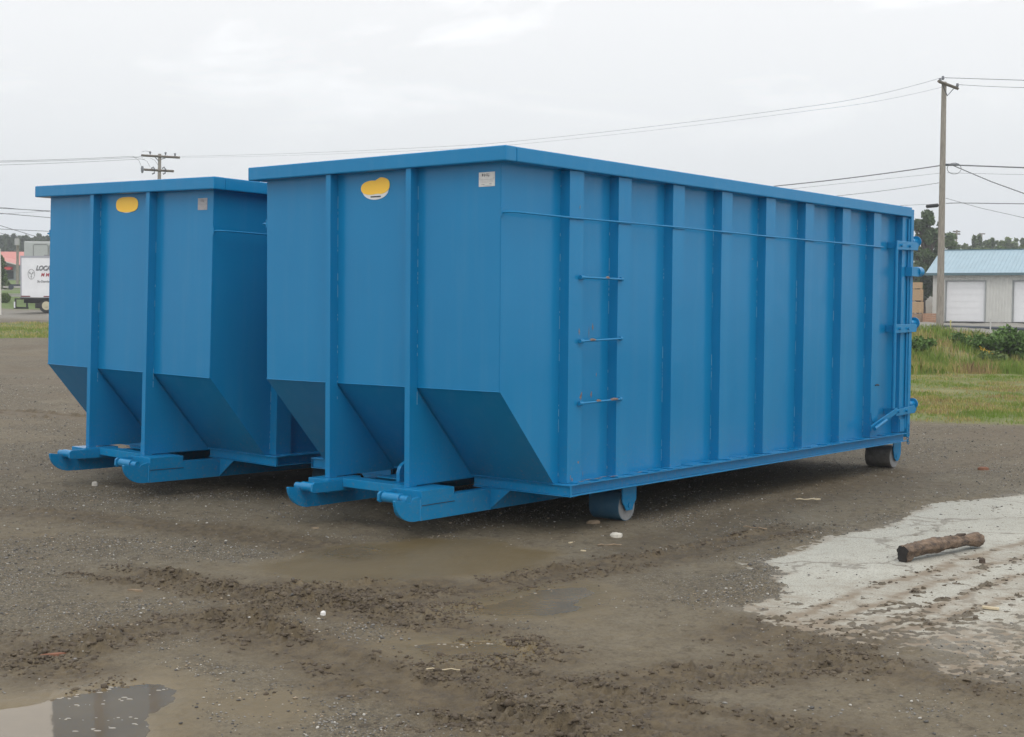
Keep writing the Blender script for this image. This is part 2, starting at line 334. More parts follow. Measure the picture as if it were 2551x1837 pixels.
# ------------------------------------------------------------------ ground
def ground_mat():
    m = bpy.data.materials.new('yard_ground'); m.use_nodes = True; t = m.node_tree; b = t.nodes['Principled BSDF']
    geo = N(t, 'ShaderNodeNewGeometry'); P = geo.outputs['Position']
    def att(n): a = N(t, 'ShaderNodeAttribute', attribute_name=n); return a.outputs['Fac']
    def noise(sc, det=5, rough=.6, dist=0):
        n = N(t, 'ShaderNodeTexNoise'); n.inputs['Scale'].default_value = sc; n.inputs['Detail'].default_value = det; n.inputs['Roughness'].default_value = rough; n.inputs['Distortion'].default_value = dist; t.links.new(P, n.inputs['Vector']); return n.outputs[0]
    def rng_(v, a, b_, c=0, d=1):
        n = N(t, 'ShaderNodeMapRange'); n.inputs[1].default_value = a; n.inputs[2].default_value = b_; n.inputs[3].default_value = c; n.inputs[4].default_value = d; t.links.new(v, n.inputs[0]); return n.outputs[0]
    def mixc(f, a, b_):
        n = N(t, 'ShaderNodeMix', data_type='RGBA')
        for i, v in ((0, f), (6, a), (7, b_)):
            if isinstance(v, (tuple, float, int)): n.inputs[i].default_value = (*v, 1) if isinstance(v, tuple) else v
            else: t.links.new(v, n.inputs[i])
        return n.outputs[2]
    def mth(op, a, b_=None):
        n = N(t, 'ShaderNodeMath', operation=op)
        for i, v in ((0, a), (1, b_)):
            if v is None: continue
            if isinstance(v, (float, int)): n.inputs[i].default_value = v
            else: t.links.new(v, n.inputs[i])
        return n.outputs[0]
    # gravelly dirt
    big = rng_(noise(.55, 5), .35, .65); mid = rng_(noise(5, 6), .3, .7); fin = rng_(noise(60, 4, .7), .3, .7)
    c = mixc(big, (.150, .118, .070), (.166, .143, .100)); c = mixc(mth('MULTIPLY', mid, .8), c, (.108, .084, .048)); 
    c = mixc(mth('MULTIPLY', fin, .35), c, (.26, .23, .175)); c = mixc(mth('MULTIPLY', rng_(noise(28, 5, .75), .50, .66), .55), c, (.080, .066, .048)); c = mixc(mth('MULTIPLY', rng_(noise(130, 3, .8), .56, .68), .6), c, (.055, .047, .038))
    vo = N(t, 'ShaderNodeTexVoronoi'); vo.inputs['Scale'].default_value = 95; t.links.new(P, vo.inputs['Vector'])
    vsep = N(t, 'ShaderNodeSeparateXYZ'); t.links.new(vo.outputs['Color'], vsep.inputs[0])
    grav = att('gravel')
    spk = mth('MULTIPLY', rng_(vsep.outputs[0], .80, .9), rng_(vo.outputs['Distance'], .45, .30)); spk = mth('MULTIPLY', spk, grav)
    dk = mth('MULTIPLY', rng_(vsep.outputs[1], .72, .8), grav)
    c = mixc(mth('MULTIPLY', dk, .75), c, (.062, .056, .048)); 
    c = mixc(mth('MULTIPLY', spk, .8), c, mixc(vsep.outputs[2], (.34, .32, .28), (.50, .48, .44)))
    # crumbs of darker wet earth
    crm = mth('MULTIPLY', rng_(noise(11, 9, .82), .515, .60), rng_(noise(1.3, 3), .34, .56)); c = mixc(mth('MULTIPLY', crm, .80), c, (.066, .051, .034))
    # fresh mud
    mudc = mixc(rng_(noise(9, 5), .35, .65), (.080, .060, .034), (.128, .097, .055))
    mm = mth('MULTIPLY', att('mud'), rng_(noise(3.5, 5), .20, .45)); c = mixc(mm, c, mixc(mth('MULTIPLY', rng_(noise(16, 8, .8), .50, .60), .75), mudc, (.058, .044, .030)))
    wet = att('wet'); c = mixc(mth('MULTIPLY', wet, .85), c, mixc(rng_(noise(4, 3), .3, .7), (.132, .096, .042), (.152, .114, .056)))
    # grass tint
    gr = att('grass'); gc = mixc(rng_(noise(1.1, 6, .65), .35, .62), (.125, .150, .035), (.25, .21, .080)); gc = mixc(rng_(noise(.25, 4), .4, .6), gc, (.13, .165, .040)); gc = mixc(mth('MULTIPLY', fin, .5), gc, (.12, .12, .04))
    c = mixc(gr, c, gc)
    lw = att('lawn'); c = mixc(lw, c, mixc(fin, (.095, .155, .04), (.13, .175, .05)))
    rd = att('road'); c = mixc(rd, c, mixc(mid, (.19, .18, .16), (.27, .255, .22)))
    t.links.new(c, b.inputs['Base Color'])
    ro = mth('SUBTRACT', .88, mth('MULTIPLY', wet, .44)); ro = mth('SUBTRACT', ro, mth('MULTIPLY', mm, .18)); t.links.new(ro, b.inputs['Roughness'])
    b.inputs['Specular IOR Level'].default_value = .4
    # bump
    hh = mth('ADD', mth('MULTIPLY', noise(35, 6, .7), .6), mth('MULTIPLY', noise(160, 3, .7), .35)); vh = mth('MULTIPLY', mth('MULTIPLY', rng_(vo.outputs['Distance'], .6, 0), grav), .6)
    hh = mth('MULTIPLY', mth('ADD', hh, vh), mth('SUBTRACT', 1.0, mth('MULTIPLY', wet, .8)))
    bp = N(t, 'ShaderNodeBump'); bp.inputs['Strength'].default_value = 1.0; bp.inputs['Distance'].default_value = .012
    t.links.new(hh, bp.inputs['Height']); t.links.new(bp.outputs[0], b.inputs['Normal'])
    return m
def build_ground():
    q = math.tan(math.radians(24.5))
    ta = np.concatenate([np.linspace(-2.2, -q, 60)[:-1], np.linspace(-q, q, 860), np.linspace(q, 2.2, 60)[1:]])
    da = np.concatenate([np.linspace(-14, 3.6, 30)[:-1], np.geomspace(3.6, 26, 880)[:-1], np.geomspace(26, 130, 170)[:-1], np.geomspace(130, 620, 40)])
    w = np.maximum(np.abs(da), 4.5)
    dd, tt = np.meshgrid(da, ta, indexing='ij'); ss = tt*w[:, None]
    x = CAM[0]+FH[0]*dd+RH[0]*ss; y = CAM[1]+FH[1]*dd+RH[1]*ss
    z, d, s, mud, wet, rough = terrain(x, y)
    nr, nc = x.shape; idx = np.arange(nr*nc).reshape(nr, nc)
    faces = np.stack([idx[:-1, :-1], idx[:-1, 1:], idx[1:, 1:], idx[1:, :-1]], -1).reshape(-1, 4)
    o = fastmesh('ground', np.stack([x, y, z], -1).reshape(-1, 3), faces, ground_mat(), smooth=True)
    tag(o, kind='structure')
    nb = fbm(x, y, 1.4, 4, 101); r = s/np.maximum(d, 1)
    side = sstep(-.12, .0, r)
    grass = side*sstep(19.0, 20.0, d+(nb-.5)*1.6)*(1-sstep(47, 49, d+(nb-.5)*3))
    grass = grass*np.clip(1.15-sstep(.62, .75, nb)*.5, 0, 1)
    grass = np.maximum(grass, (1-side)*sstep(49, 51, d+(nb-.5)*2)*(1-sstep(64, 67, d+(nb-.5)*2)))
    lawn = (1-side)*sstep(86, 90, d)+side*sstep(125, 135, d)*.0
    road = (1-side)*sstep(68, 75, d)*(1-sstep(84, 88, d))*.8+side*sstep(49, 52, d)*(1-sstep(125, 135, d))+(1-side)*sstep(112, 114, d)*(1-sstep(120, 122, d))
    lawn = lawn*(1-np.clip(road, 0, 1))
    nz_ = (d > 3) & (d < 14); pale = np.zeros_like(x); pale[nz_] = sstep(-.15, .12, poly_sd(x[nz_], y[nz_], SLAB)+(nb[nz_]-.5)*.5)*.62*np.clip(fbm(x[nz_], y[nz_], .18, 4, 191)*2-.35, 0, 1); road = np.maximum(road, pale*(1-mud*.6))
    gb = fbm(x, y, 1.0, 4, 7); gravel = np.clip(sstep(.36, .6, gb)+sstep(9, 14, d)*.4, 0, 1)*(1-wet)*(1-mud*.75)
    for n, a in (('mud', mud), ('wet', wet), ('grass', np.clip(grass, 0, 1)), ('lawn', np.clip(lawn, 0, 1)), ('road', np.clip(road, 0, 1)), ('gravel', gravel)):
        at_ = o.data.attributes.new(n, 'FLOAT', 'POINT'); at_.data.foreach_set('value', a.ravel().astype(np.float32))
    return o
build_ground()
def zt(x, y, fine=True):
    a = terrain(np.array([float(x)]), np.array([float(y)]), fine); return float(a[0][0])

# concrete slab, a flat sheet the dirt thins out over
def slab_mat():
    m = bpy.data.materials.new('old_concrete'); m.use_nodes = True; t = m.node_tree; b = t.nodes['Principled BSDF']
    geo = N(t, 'ShaderNodeNewGeometry')
    def noise(sc, det=5, r=.6):
        n = N(t, 'ShaderNodeTexNoise'); n.inputs['Scale'].default_value = sc; n.inputs['Detail'].default_value = det; n.inputs['Roughness'].default_value = r; t.links.new(geo.outputs['Position'], n.inputs['Vector']); return n
    def mr(v, a, c, lo=0, hi=1):
        n = N(t, 'ShaderNodeMapRange'); n.inputs[1].default_value = a; n.inputs[2].default_value = c; n.inputs[3].default_value = lo; n.inputs[4].default_value = hi; t.links.new(v, n.inputs[0]); return n.outputs[0]
    def mix(f, a, c):
        n = N(t, 'ShaderNodeMix', data_type='RGBA')
        for i, v in ((0, f), (6, a), (7, c)):
            if isinstance(v, tuple): n.inputs[i].default_value = (*v, 1)
            else: t.links.new(v, n.inputs[i])
        return n.outputs[2]
    c = mix(mr(noise(1.2, 5).outputs[0], .3, .7), (.385, .375, .32), (.47, .46, .40))
    c = mix(mr(noise(14, 6, .7).outputs[0], .50, .70, 0, .6), c, (.27, .24, .19))
    c = mix(mr(noise(3.2, 6, .7).outputs[0], .55, .72, 0, .55), c, (.24, .21, .165))
    c = mix(mr(noise(90, 3, .7).outputs[0], .56, .62, 0, .8), c, (.12, .115, .10))
    vo = N(t, 'ShaderNodeTexVoronoi', feature='DISTANCE_TO_EDGE'); vo.inputs['Scale'].default_value = .75
    va = N(t, 'ShaderNodeVectorMath', operation='ADD'); t.links.new(geo.outputs['Position'], va.inputs[0]); ns = noise(2.5, 4)
    sc_ = N(t, 'ShaderNodeVectorMath', operation='SCALE'); sc_.inputs['Scale'].default_value = .5; t.links.new(ns.outputs['Color'], sc_.inputs[0]); t.links.new(sc_.outputs[0], va.inputs[1]); t.links.new(va.outputs[0], vo.inputs['Vector'])
    c = mix(mr(vo.outputs['Distance'], .016, .004, 0, .7), c, (.17, .15, .12))
    fa = N(t, 'ShaderNodeAttribute', attribute_name='film'); c = mix(mr(noise(70, 4, .8).outputs[0], .52, .60, 0, .5), c, (.20, .175, .14)); c = mix(fa.outputs['Fac'], c, mix(noise(8, 4).outputs[0], (.17, .13, .09), (.26, .215, .155)))
    t.links.new(c, b.inputs['Base Color']); b.inputs['Roughness'].default_value = .85
    bp = N(t, 'ShaderNodeBump'); bp.inputs['Strength'].default_value = .5; bp.inputs['Distance'].default_value = .004; t.links.new(noise(60, 5).outputs[0], bp.inputs['Height']); t.links.new(bp.outputs[0], b.inputs['Normal'])
    return m
def slab():
    c0 = np.array(SLAB).mean(0); P = np.array(SLAB); P = c0+(P-c0)*1.15; lo, hi = P.min(0), P.max(0); st = .02
    xs = np.arange(lo[0], hi[0], st); ys = np.arange(lo[1], hi[1], st); X, Y = np.meshgrid(xs, ys, indexing='ij'); ins = poly_sd(X, Y, P) > 0
    idx = np.arange(X.size).reshape(X.shape); F = np.stack([idx[:-1, :-1], idx[1:, :-1], idx[1:, 1:], idx[:-1, 1:]], -1)[ins[:-1, :-1] & ins[1:, 1:] & ins[1:, :-1] & ins[:-1, 1:]].reshape(-1, 4)
    used = np.zeros(X.size, bool); used[F.ravel()] = True; new = np.cumsum(used)-1; x = X.ravel()[used]; y = Y.ravel()[used]
    z = (fbm(x, y, .8, 3, 133)-.5)*.004-.001
    V = np.stack([x, y, z], -1); o = fastmesh('concrete_slab', V, new[F], slab_mat(), smooth=True)
    film = np.zeros_like(x); n1 = fbm(x, y, .25, 4, 141); n2 = fbm(x, y, .05, 3, 143)
    for (Q, hw, dep, bh, lug) in TR[6:8]:
        dm, sg, L, l0 = path_ld(x, y, Q); dm = dm+(n1-.5)*.16
        film = np.maximum(film, np.maximum(np.exp(-((dm-hw)/.05)**2), .35*np.exp(-(dm/.12)**2)))
    d = (x-CAM[0])*FH[0]+(y-CAM[1])*FH[1]; film = np.maximum(film, sstep(7.9, 6.3, d+(n1-.5)*2.2)*.9)
    film = np.maximum(film, sstep(.10, .0, poly_sd(x, y, SLAB)+(n1-.5)*.12)*.5)
    film = np.clip(film*(.1+1.6*n2)*(.3+1.2*n1)*1.4, 0, 1)
    a = o.data.attributes.new('film', 'FLOAT', 'POINT'); a.data.foreach_set('value', film.astype(np.float32))
    md = o.modifiers.new('thickness', 'SOLIDIFY'); md.thickness = .1; md.offset = -1
    tag(o, kind='structure')
slab()
M_WATER = mat('muddy_water', (.150, .112, .062), .03, .38, var=.12, vscale=2.5, bump=.03, bscale=14)
M_SILT = mat('silty_water', (.150, .110, .055), .22, .30, var=.16, vscale=5, bump=.10, bscale=30)
def puddle(P, z, nm='puddle', mt=None):
    c = P.mean(0); Q = c+(P-c)*1.0
    # grow outwards a little so that the shoreline is where the mud rises through the water
    out = []
    for i in range(len(Q)):
        v = Q[i]-c; out.append(tuple(Q[i]+v/np.linalg.norm(v)*.14))
    m = MB(); m.add([(p[0], p[1], z) for p in out], [list(range(len(out)))]); tag(m.build(nm, mt or M_WATER), kind='structure')
puddle(PUD[0], -.0075); puddle(PUD[1], -.0075, 'puddle', M_SILT); puddle(PUD[2], -.0075, 'puddle', M_SILT)
M_FOAM = mat('foam', (.34, .31, .26), .3)
def foam():
    vs = []; fs = []
    def blob(x, y, r):
        b = len(vs); n = 9; k = random.uniform(.5, 1.8); a0 = random.uniform(-.5, .5)
        for ring, (rr, zz) in enumerate(((1, 0), (.7, .5), (0.001, .65))):
            for i in range(n):
                q = 2*math.pi*i/n; px, py = rr*r*k*math.cos(q), rr*r*math.sin(q)*.6
                vs.append((x+px*RH[0]+py*FH[0]+a0*py*.3, y+px*RH[1]+py*FH[1], -.0074+zz*r*.35))
        for k2 in range(2):
            for i in range(n): fs.append((b+k2*n+i, b+k2*n+(i+1) % n, b+(k2+1)*n+(i+1) % n, b+(k2+1)*n+i))
    L = [((120, 1592), (330, 1585), 11), ((150, 1565), (360, 1530), 12), ((165, 1618), (330, 1600), 9), ((250, 1545), (400, 1520), 8), ((120, 1550), (320, 1505), 16), ((1000, 1430), (1110, 1422), 14), ((900, 1428), (1060, 1415), 10), ((1080, 1333), (1230, 1301), 14), ((0, 1556), (100, 1552), 6)]
    for a, b, n in L:
        for i in range(n):
            t = random.random(); g = G(a[0]+(b[0]-a[0])*t+random.uniform(-6, 6), a[1]+(b[1]-a[1])*t+random.uniform(-4, 4))
            blob(g[0], g[1], random.uniform(.003, .009))
    o = fastmesh('foam', vs, fs, M_FOAM, smooth=True)
    tag(o, 'small pale bubbles of foam floating on the muddy puddles', 'foam', kind='stuff')
foam()

# loose stones and clods
def ico():
    p = (1+5**.5)/2; v = np.array([(-1, p, 0), (1, p, 0), (-1, -p, 0), (1, -p, 0), (0, -1, p), (0, 1, p), (0, -1, -p), (0, 1, -p), (p, 0, -1), (p, 0, 1), (-p, 0, -1), (-p, 0, 1)], float); v /= np.linalg.norm(v[0])
    f = np.array([(0, 11, 5), (0, 5, 1), (0, 1, 7), (0, 7, 10), (0, 10, 11), (1, 5, 9), (5, 11, 4), (11, 10, 2), (10, 7, 6), (7, 1, 8), (3, 9, 4), (3, 4, 2), (3, 2, 6), (3, 6, 8), (3, 8, 9), (4, 9, 5), (2, 4, 11), (6, 2, 10), (8, 6, 7), (9, 8, 1)])
    return v, f
IV, IF = ico()
def scatter(name, x, y, z, r, mats, mi, flat=.6, jit=.25, sink=.2):
    n = len(x); V = np.repeat(IV[None], n, 0)*(1+rng.uniform(-jit, jit, (n, 12, 1)))
    sc_ = np.stack([rng.uniform(.7, 1.35, n), rng.uniform(.7, 1.1, n), rng.uniform(flat*.6, flat*1.3, n)], -1)
    V = V*sc_[:, None, :]*r[:, None, None]; a = rng.uniform(0, 6.28, n); c, s_ = np.cos(a)[:, None], np.sin(a)[:, None]
    X = V[..., 0]*c-V[..., 1]*s_; Y = V[..., 0]*s_+V[..., 1]*c
    V = np.stack([X+x[:, None], Y+y[:, None], V[..., 2]+(z+r*flat*(1-2*sink))[:, None]], -1)
    F = (IF[None]+12*np.arange(n)[:, None, None]).reshape(-1, 3)
    return fastmesh(name, V.reshape(-1, 3), F, mats, mi=np.repeat(mi, 20))
M_ST = [mat('stone_light', (.46, .44, .40), .85, var=.15), mat('stone_grey', (.22, .21, .195), .85, var=.2), mat('stone_dark', (.09, .085, .08), .85, var=.2), mat('stone_tan', (.30, .24, .17), .85, var=.2)]
def stones():
    n = 130000; t = rng.uniform(-.42, .42, n); d = 4.6*np.exp(rng.uniform(0, 1, n)*math.log(30/4.6)); s = t*d
    x = CAM[0]+FH[0]*d+RH[0]*s; y = CAM[1]+FH[1]*d+RH[1]*s
    z, dd, ss, mud, wet, rg = terrain(x, y)
    gb = fbm(x, y, 1.0, 4, 7); p = np.clip(sstep(.36, .6, gb)+sstep(8, 14, d)*.5+.10, 0, 1)*(1-wet*.97)*(1-mud*.8)
    keep = (rng.uniform(0, 1, n) < p) & ((z > -.002) | (d > 9)) & ~((d > 19.5) & (s/d > -.1))
    x, y, z, d = x[keep], y[keep], z[keep], d[keep]; m = len(x)
    r = np.clip(rng.lognormal(-5.7, .42, m), .0015, .011)*(1+.03*np.clip(d-8, 0, 20))
    mi = rng.choice(4, m, p=[.11, .35, .38, .16])
    o = scatter('gravel', x, y, z, r, M_ST, mi); tag(o, 'loose grey and white gravel scattered over the muddy yard', 'gravel', kind='stuff')
    # clods along the tracks
    X = []
    for (P, hw, dep, bh, lug) in TR[:12]:
        P = np.array(P); seg = np.linalg.norm(np.diff(P, axis=0), axis=1); L = seg.sum(); k = int(L*420*(bh/.015))
        for i in range(k):
            l = random.random()*L; j = 0
            while j < len(seg)-1 and l > seg[j]: l -= seg[j]; j += 1
            e = (P[j+1]-P[j])/seg[j]; q = P[j]+e*l; off = random.choice((-1, 1))*(hw+random.gauss(.02, .05)); X.append((q[0]+e[1]*off, q[1]-e[0]*off))
    X = np.array(X); x, y = X[:, 0], X[:, 1]; z, *_r = terrain(x, y); nn = fbm(x, y, .35, 3, 61); kp = rng.uniform(0, 1, len(x)) < np.clip((nn-.32)*4, .02, 1)
    x, y, z = x[kp], y[kp], z[kp]; r = np.clip(rng.lognormal(-5.12, .5, len(x)), .002, .020)
    M_CL = [mat('clod', (.080, .060, .040), .8, var=.25, vscale=30, bump=.5, bscale=120), mat('clod_dry', (.125, .098, .066), .9, var=.2, vscale=30, bump=.5, bscale=120)]
    o = scatter('mud_clods', x, y, z, r, M_CL, rng.choice(2, len(x), p=[.7, .3]), flat=.62, jit=.45, sink=.48)
    tag(o, 'dark brown clods of mud thrown up beside the tyre tracks', 'mud', kind='stuff')
stones()

# ------------------------------------------------------------------ the roll-off container
W_ = 2.30; L_ = 6.295; ZT = 2.6148; HC = .099; O = .112; OX = .094; ZB = 1.018; S_ = .586; ZF = .3623; RY = .1466; HR = .0811
RIBX = [.64, 1.225, 1.945, 2.665, 3.385, 4.09, 4.82, 5.49]; RD = .076
def container(loc, rot, label, old=False):
    root = empty('roll_off_container', loc, rot); tag(root, label, 'container', 'blue roll-off containers standing side by side in the yard')
    B = lambda m, n, bev=.003, mt=BLUE: m.build(n, mt, root, bev)
    t = .006
    # side walls, front wall, sloping hopper wall, floor
    for y0, y1 in ((0, t), (W_-t, W_)):
        m = MB(); m.prism([(0, ZB), (S_, ZF), (L_-.10, ZF), (L_-.10, ZT-HC+.01), (0, ZT-HC+.01)], 'y', y0, y1); B(m, 'side_wall', 0)
    m = MB(); m.box(-.003, t, .003, W_-.003, ZB, ZT-HC+.01); B(m, 'front_wall', 0)
    m = MB(); m.add([(-.002, -.002, ZB+.002), (-.002, W_+.002, ZB+.002), (S_, W_+.002, ZF), (S_, -.002, ZF), (.01, .003, ZB), (.01, W_-.003, ZB), (S_+.01, W_-.003, ZF), (S_+.01, .003, ZF)],
                    [(0, 1, 2, 3), (4, 7, 6, 5), (0, 3, 7, 4), (1, 5, 6, 2), (0, 4, 5, 1), (3, 2, 6, 7)]); B(m, 'sloping_wall', 0)
    # weld line at the bend
    m = MB(); m.tube([(-.004, .0, ZB), (-.004, W_, ZB)], .004, 6); B(m, 'weld_seam', 0)
    m = MB(); m.box(S_, L_-.1, .01, W_-.01, ZF-.012, ZF-.004); B(m, 'floor', 0)
    # top rails
    m = MB(); m.box(-OX, .02, -O, W_+O, ZT-HC, ZT); B(m, 'top_rail', .008)
    m = MB(); m.box(.0215, L_, -O, .012, ZT-HC+.001, ZT-.001); B(m, 'top_rail', .008)
    m = MB(); m.box(.0215, L_, W_-.012, W_+O, ZT-HC+.001, ZT-.001); B(m, 'top_rail', .008)
    # side ribs with stitched weld beads
    for sgn, yb in ((-1, 0.), (1, W_)):
        for x0 in RIBX:
            m = MB(); a, b = yb, yb+sgn*RD
            m.prism([(x0, a), (x0+.004, b), (x0+.166, b), (x0+.17, a)], 'z', ZF+.002, ZT-HC-.0005)
            z = ZF+.05; m.m = 1
            while z < ZT-HC-.1:
                ln = random.choice((.012, .02, .05, .09)); m.tube([(x0-.0005, yb+sgn*.0008, z), (x0-.0005, yb+sgn*.0008, z+ln)], random.uniform(.0016, .0028), 5); z += ln+random.choice((.015, .03, .12, .3))*random.uniform(.6, 1.4)
            B(m, 'side_rib', .004, [BLUE, M_WELD])
        # rear corner post
        m = MB(); m.box(6.155, L_, min(yb, yb+sgn*RD), max(yb, yb+sgn*RD), ZF+.002, ZT-HC-.0005); B(m, 'rear_post', .004)
        # hinge leaf angle next to the post
        # bottom rail: outward channel
        y_in = yb+sgn*(RY-.045); y_out = yb+sgn*RY
        m = MB(); m.box(S_+.021, 6.215, min(yb, y_out), max(yb, y_out), ZF-.007, ZF)
        m.box(S_+.021, 6.215, min(y_in, y_in-sgn*.007), max(y_in, y_in-sgn*.007), ZF-HR+.007, ZF-.007)
        m.box(S_+.021, 6.215, min(y_in-sgn*.007, y_out), max(y_in-sgn*.007, y_out), ZF-HR, ZF-HR+.007); # weld patches on top of the rail
        x = S_+.1
        while x < 6.0:
            ln = random.uniform(.06, .18); m.box(x, x+ln, min(yb+sgn*.03, y_out-sgn*.012*random.random()), max(yb+sgn*.03, y_out-sgn*.03*random.random()), ZF+.0005, ZF+random.uniform(.004, .008)); x += ln+random.uniform(.05, .2)
        B(m, 'bottom_rail', .0015)
    # front bottom rail in two lengths, left and right of the sills
    for y0, y1 in ((-RY, .735), (1.575, W_+RY)):
        xo = S_+.0; m = MB(); m.box(xo, xo+.10, y0, y1, ZF-.0105, ZF-.0035); m.box(xo+.018, xo+.025, y0, y1, ZF-HR+.004, ZF-.0105); m.box(xo+.001, xo+.08, y0, y1, ZF-HR-.003, ZF-HR+.004)
        B(m, 'bottom_rail', .002)
    # end plates at the rail corners
    for y in (-RY+.001, W_+RY-.004):
        m = MB(); m.box(S_+.003, S_+.0195, y, y+.003, ZF-HR+.001, ZF-.001); B(m, 'rail_end', 0)
    # front posts, each with its gusset
    for (y0, y1) in ((.736, .784), (1.526, 1.574)):
        m = MB(); m.box(-.078, -.0035, y0, y1, .334, ZT-HC-.0005)
        z = .9; m.m = 1
        while z < ZT-HC-.1:
            ln = random.choice((.012, .02, .05, .09)); m.tube([(-.0045, y0-.0005, z), (-.0045, y0-.0005, z+ln)], random.uniform(.0015, .0026), 5); z += ln+random.choice((.015, .03, .12, .3))*random.uniform(.6, 1.4)
        B(m, 'front_post', .004, [BLUE, M_WELD])
        m = MB(); m.prism([(-.0033, .3405), (-.0033, ZB-.008), (S_-.006, ZF+.0005), (S_+.12, .3405)], 'y', y0+.002, y1-.002); B(m, 'gusset', .002)
        m = MB(); m.tube([(.004, y0+.001, ZB-.03), (S_-.02, y0+.001, ZF+.012)], .004, 5); B(m, 'weld_seam', 0)
    # long sills with boxes, noses, rollers
    for k, (yo, sg) in enumerate(((.545, 1), (1.665, -1))):
        def yr(a, b): return min(yo+sg*a, yo+sg*b), max(yo+sg*a, yo+sg*b)
        y0, y1 = yr(0, .076)
        m = MB(); m.box(-.170, L_-.12, y0, y1, .130, .2835)
        for zz in (.16, ): m.tube([(-.171, yo, .135), (-.171, yo, .28)], .004, 6)
        B(m, 'long_sill', .010)
        y0, y1 = yr(0, .262); 
        if k: y0 = 1.462
        m = MB(); m.box(-.158, .176, y0+.001, y1-.001, .2365, .333)
        B(m, 'sill_box', .003)
        g0 = yo-sg*.0035; m = MB(); m.tube([(-.155, g0, .2335), (.02, g0, .2345), (.175, g0, .2335)], .0022, 5); m.build('gap_shade_line', M_BLK, root)
        # shade in the gap under the box, put in as a thin black tube
        # nose: quarter round plate with a notch for the roller shaft
        cx, cz, r = -.1705, .292, .246
        poly = [(cx, .133)]
        for i in range(0, 11):
            q = math.radians(2+i*8.4); poly.append((cx-.050-math.sin(q)*(r-.050)*1.0, .292-.160*math.cos(q)*1.0 if i < 10 else .292-.160*math.cos(q)))
        poly += [(-.418, .286), (-.408, .292), (-.330, .282), (-.315, .282), (-.288, .262), (-.262, .262), (-.245, .285), (-.21, .292), (cx, .296)]
        y0, y1 = yr(0, .022) if k == 0 else (1.5875, 1.611); m = MB(); m.prism(poly, 'y', y0, y1)
        y0, y1 = (yr(.022, .076) if k == 0 else (1.611, 1.664)); inner = [(cx-.0, .136)]+[(cx-.045-math.sin(math.radians(a))*.135, .23-.092*math.cos(math.radians(a))) for a in range(0, 91, 15)]+[(cx, .23)]
        m.prism(inner, 'y', y0, y1); B(m, 'skid_nose', .002)
        ya, yb_ = (yo+sg*.024, yo+sg*.235) if k == 0 else (yo-.024, 1.468)
        m = MB(); m.cyl((-.275, ya+sg*.05, .285), (-.275, yb_-sg*.004, .285), .036, 24); ro = B(m, 'nose_roller', .003)
        m2 = MB(); m2.cyl((-.275, yo+sg*.006, .285), (-.275, ya+sg*.05, .285), .027, 16); sh = m2.build('shaft', BLUE, ro)
        # inner bracket plate
        yb0, yb1 = (.784, .804) if k == 0 else (1.444, 1.462)
        m = MB(); m.prism([(-.325, .262), (-.31, .25), (-.05, .245), (.015, .245), (.055, .325), (-.20, .325), (-.300, .325), (-.322, .31)], 'y', yb0, yb1); B(m, 'roller_bracket', .004)
        # triangular wing between sill and front rail
        w0, w1 = (yo-.0, yo-sg*.18); m = MB(); m.add([(.56, w0, .135), (.56, w0, .281), (.56, w1, .281), (.572, w0, .135), (.572, w0, .281), (.572, w1, .281)], [(0, 1, 2), (5, 4, 3), (0, 3, 4, 1), (1, 4, 5, 2), (0, 2, 5, 3)]); B(m, 'wing_plate', 0)
    m = MB(); m.box(-.03, -.022, .806, 1.442, .272, .333); m.box(-.022, .10, .806, 1.442, .3255, .3325); B(m, 'cross_angle', .002)
    m = MB(); m.box(.24, .80, .86, 1.36, .322, .331); m.box(.16, .24, .90, 1.15, .310, .318); B(m, 'pull_plate', .002)
    pts = [(.085, .334)]+[(.235-.15*math.cos(math.radians(a)), .40+.088*math.sin(math.radians(a))) for a in range(0, 181, 15)]+[(.385, .334)]
    m = MB(); m.prism(pts, 'y', .985, 1.018); B(m, 'pull_eye', .004)
    for x in (1.0, 1.9, 2.7, 3.5, 4.3, 5.1, 5.9):
        m = MB(); m.box(x, x+.05, .0, W_, .2850, .3495); B(m, 'cross_member', 0)
    # ground rollers
    for x in (1.4826, 6.235):
        for sgn, yo in ((1, -.0), (-1, W_)):
            r = .108 if x < 3 else .112; y0 = yo+sgn*.0; y1 = yo+sgn*.265; zc = r+.003
            m = MB(); m.cyl((x, y0, zc), (x, y1, zc), r, 40)
            ro = m.build('ground_roller', [M_ROLLB if x < 3 else M_ROLL], root, .004)
            m2 = MB(); m2.cyl((x, y0-sgn*.0015, zc), (x, y0+sgn*.001, zc), r*.965, 40); m2.build('roller_face', M_BARE, ro)
            for yy in (y0-sgn*.014, y1+sgn*.014):
                m = MB(); w = .088; poly = [(x-w, ZF-.0125), (x+w+.005, ZF-.0125), (x+w+.005, zc+.05), (x+.055, zc+.005), (x+.045, zc-.028), (x-.035, zc-.028), (x-w, zc+.045)]
                if x > 3: poly = [(x-.075, ZF-HR+.0), (x+.11, ZF-HR+.0), (x+.10, zc+.02), (x+.075, zc-.02), (x+.04, zc-.045), (x+.0, zc-.045), (x-.04, zc-.01), (x-.07, zc+.06)]
                m.prism(poly, 'y', min(yy, yy-sgn*.012), max(yy, yy-sgn*.012)); m.cyl((x, yy+sgn*.0, zc+.01), (x, yy-sgn*.018, zc+.01), .02, 14); m.build('axle_plate', BLUE, ro, .002)
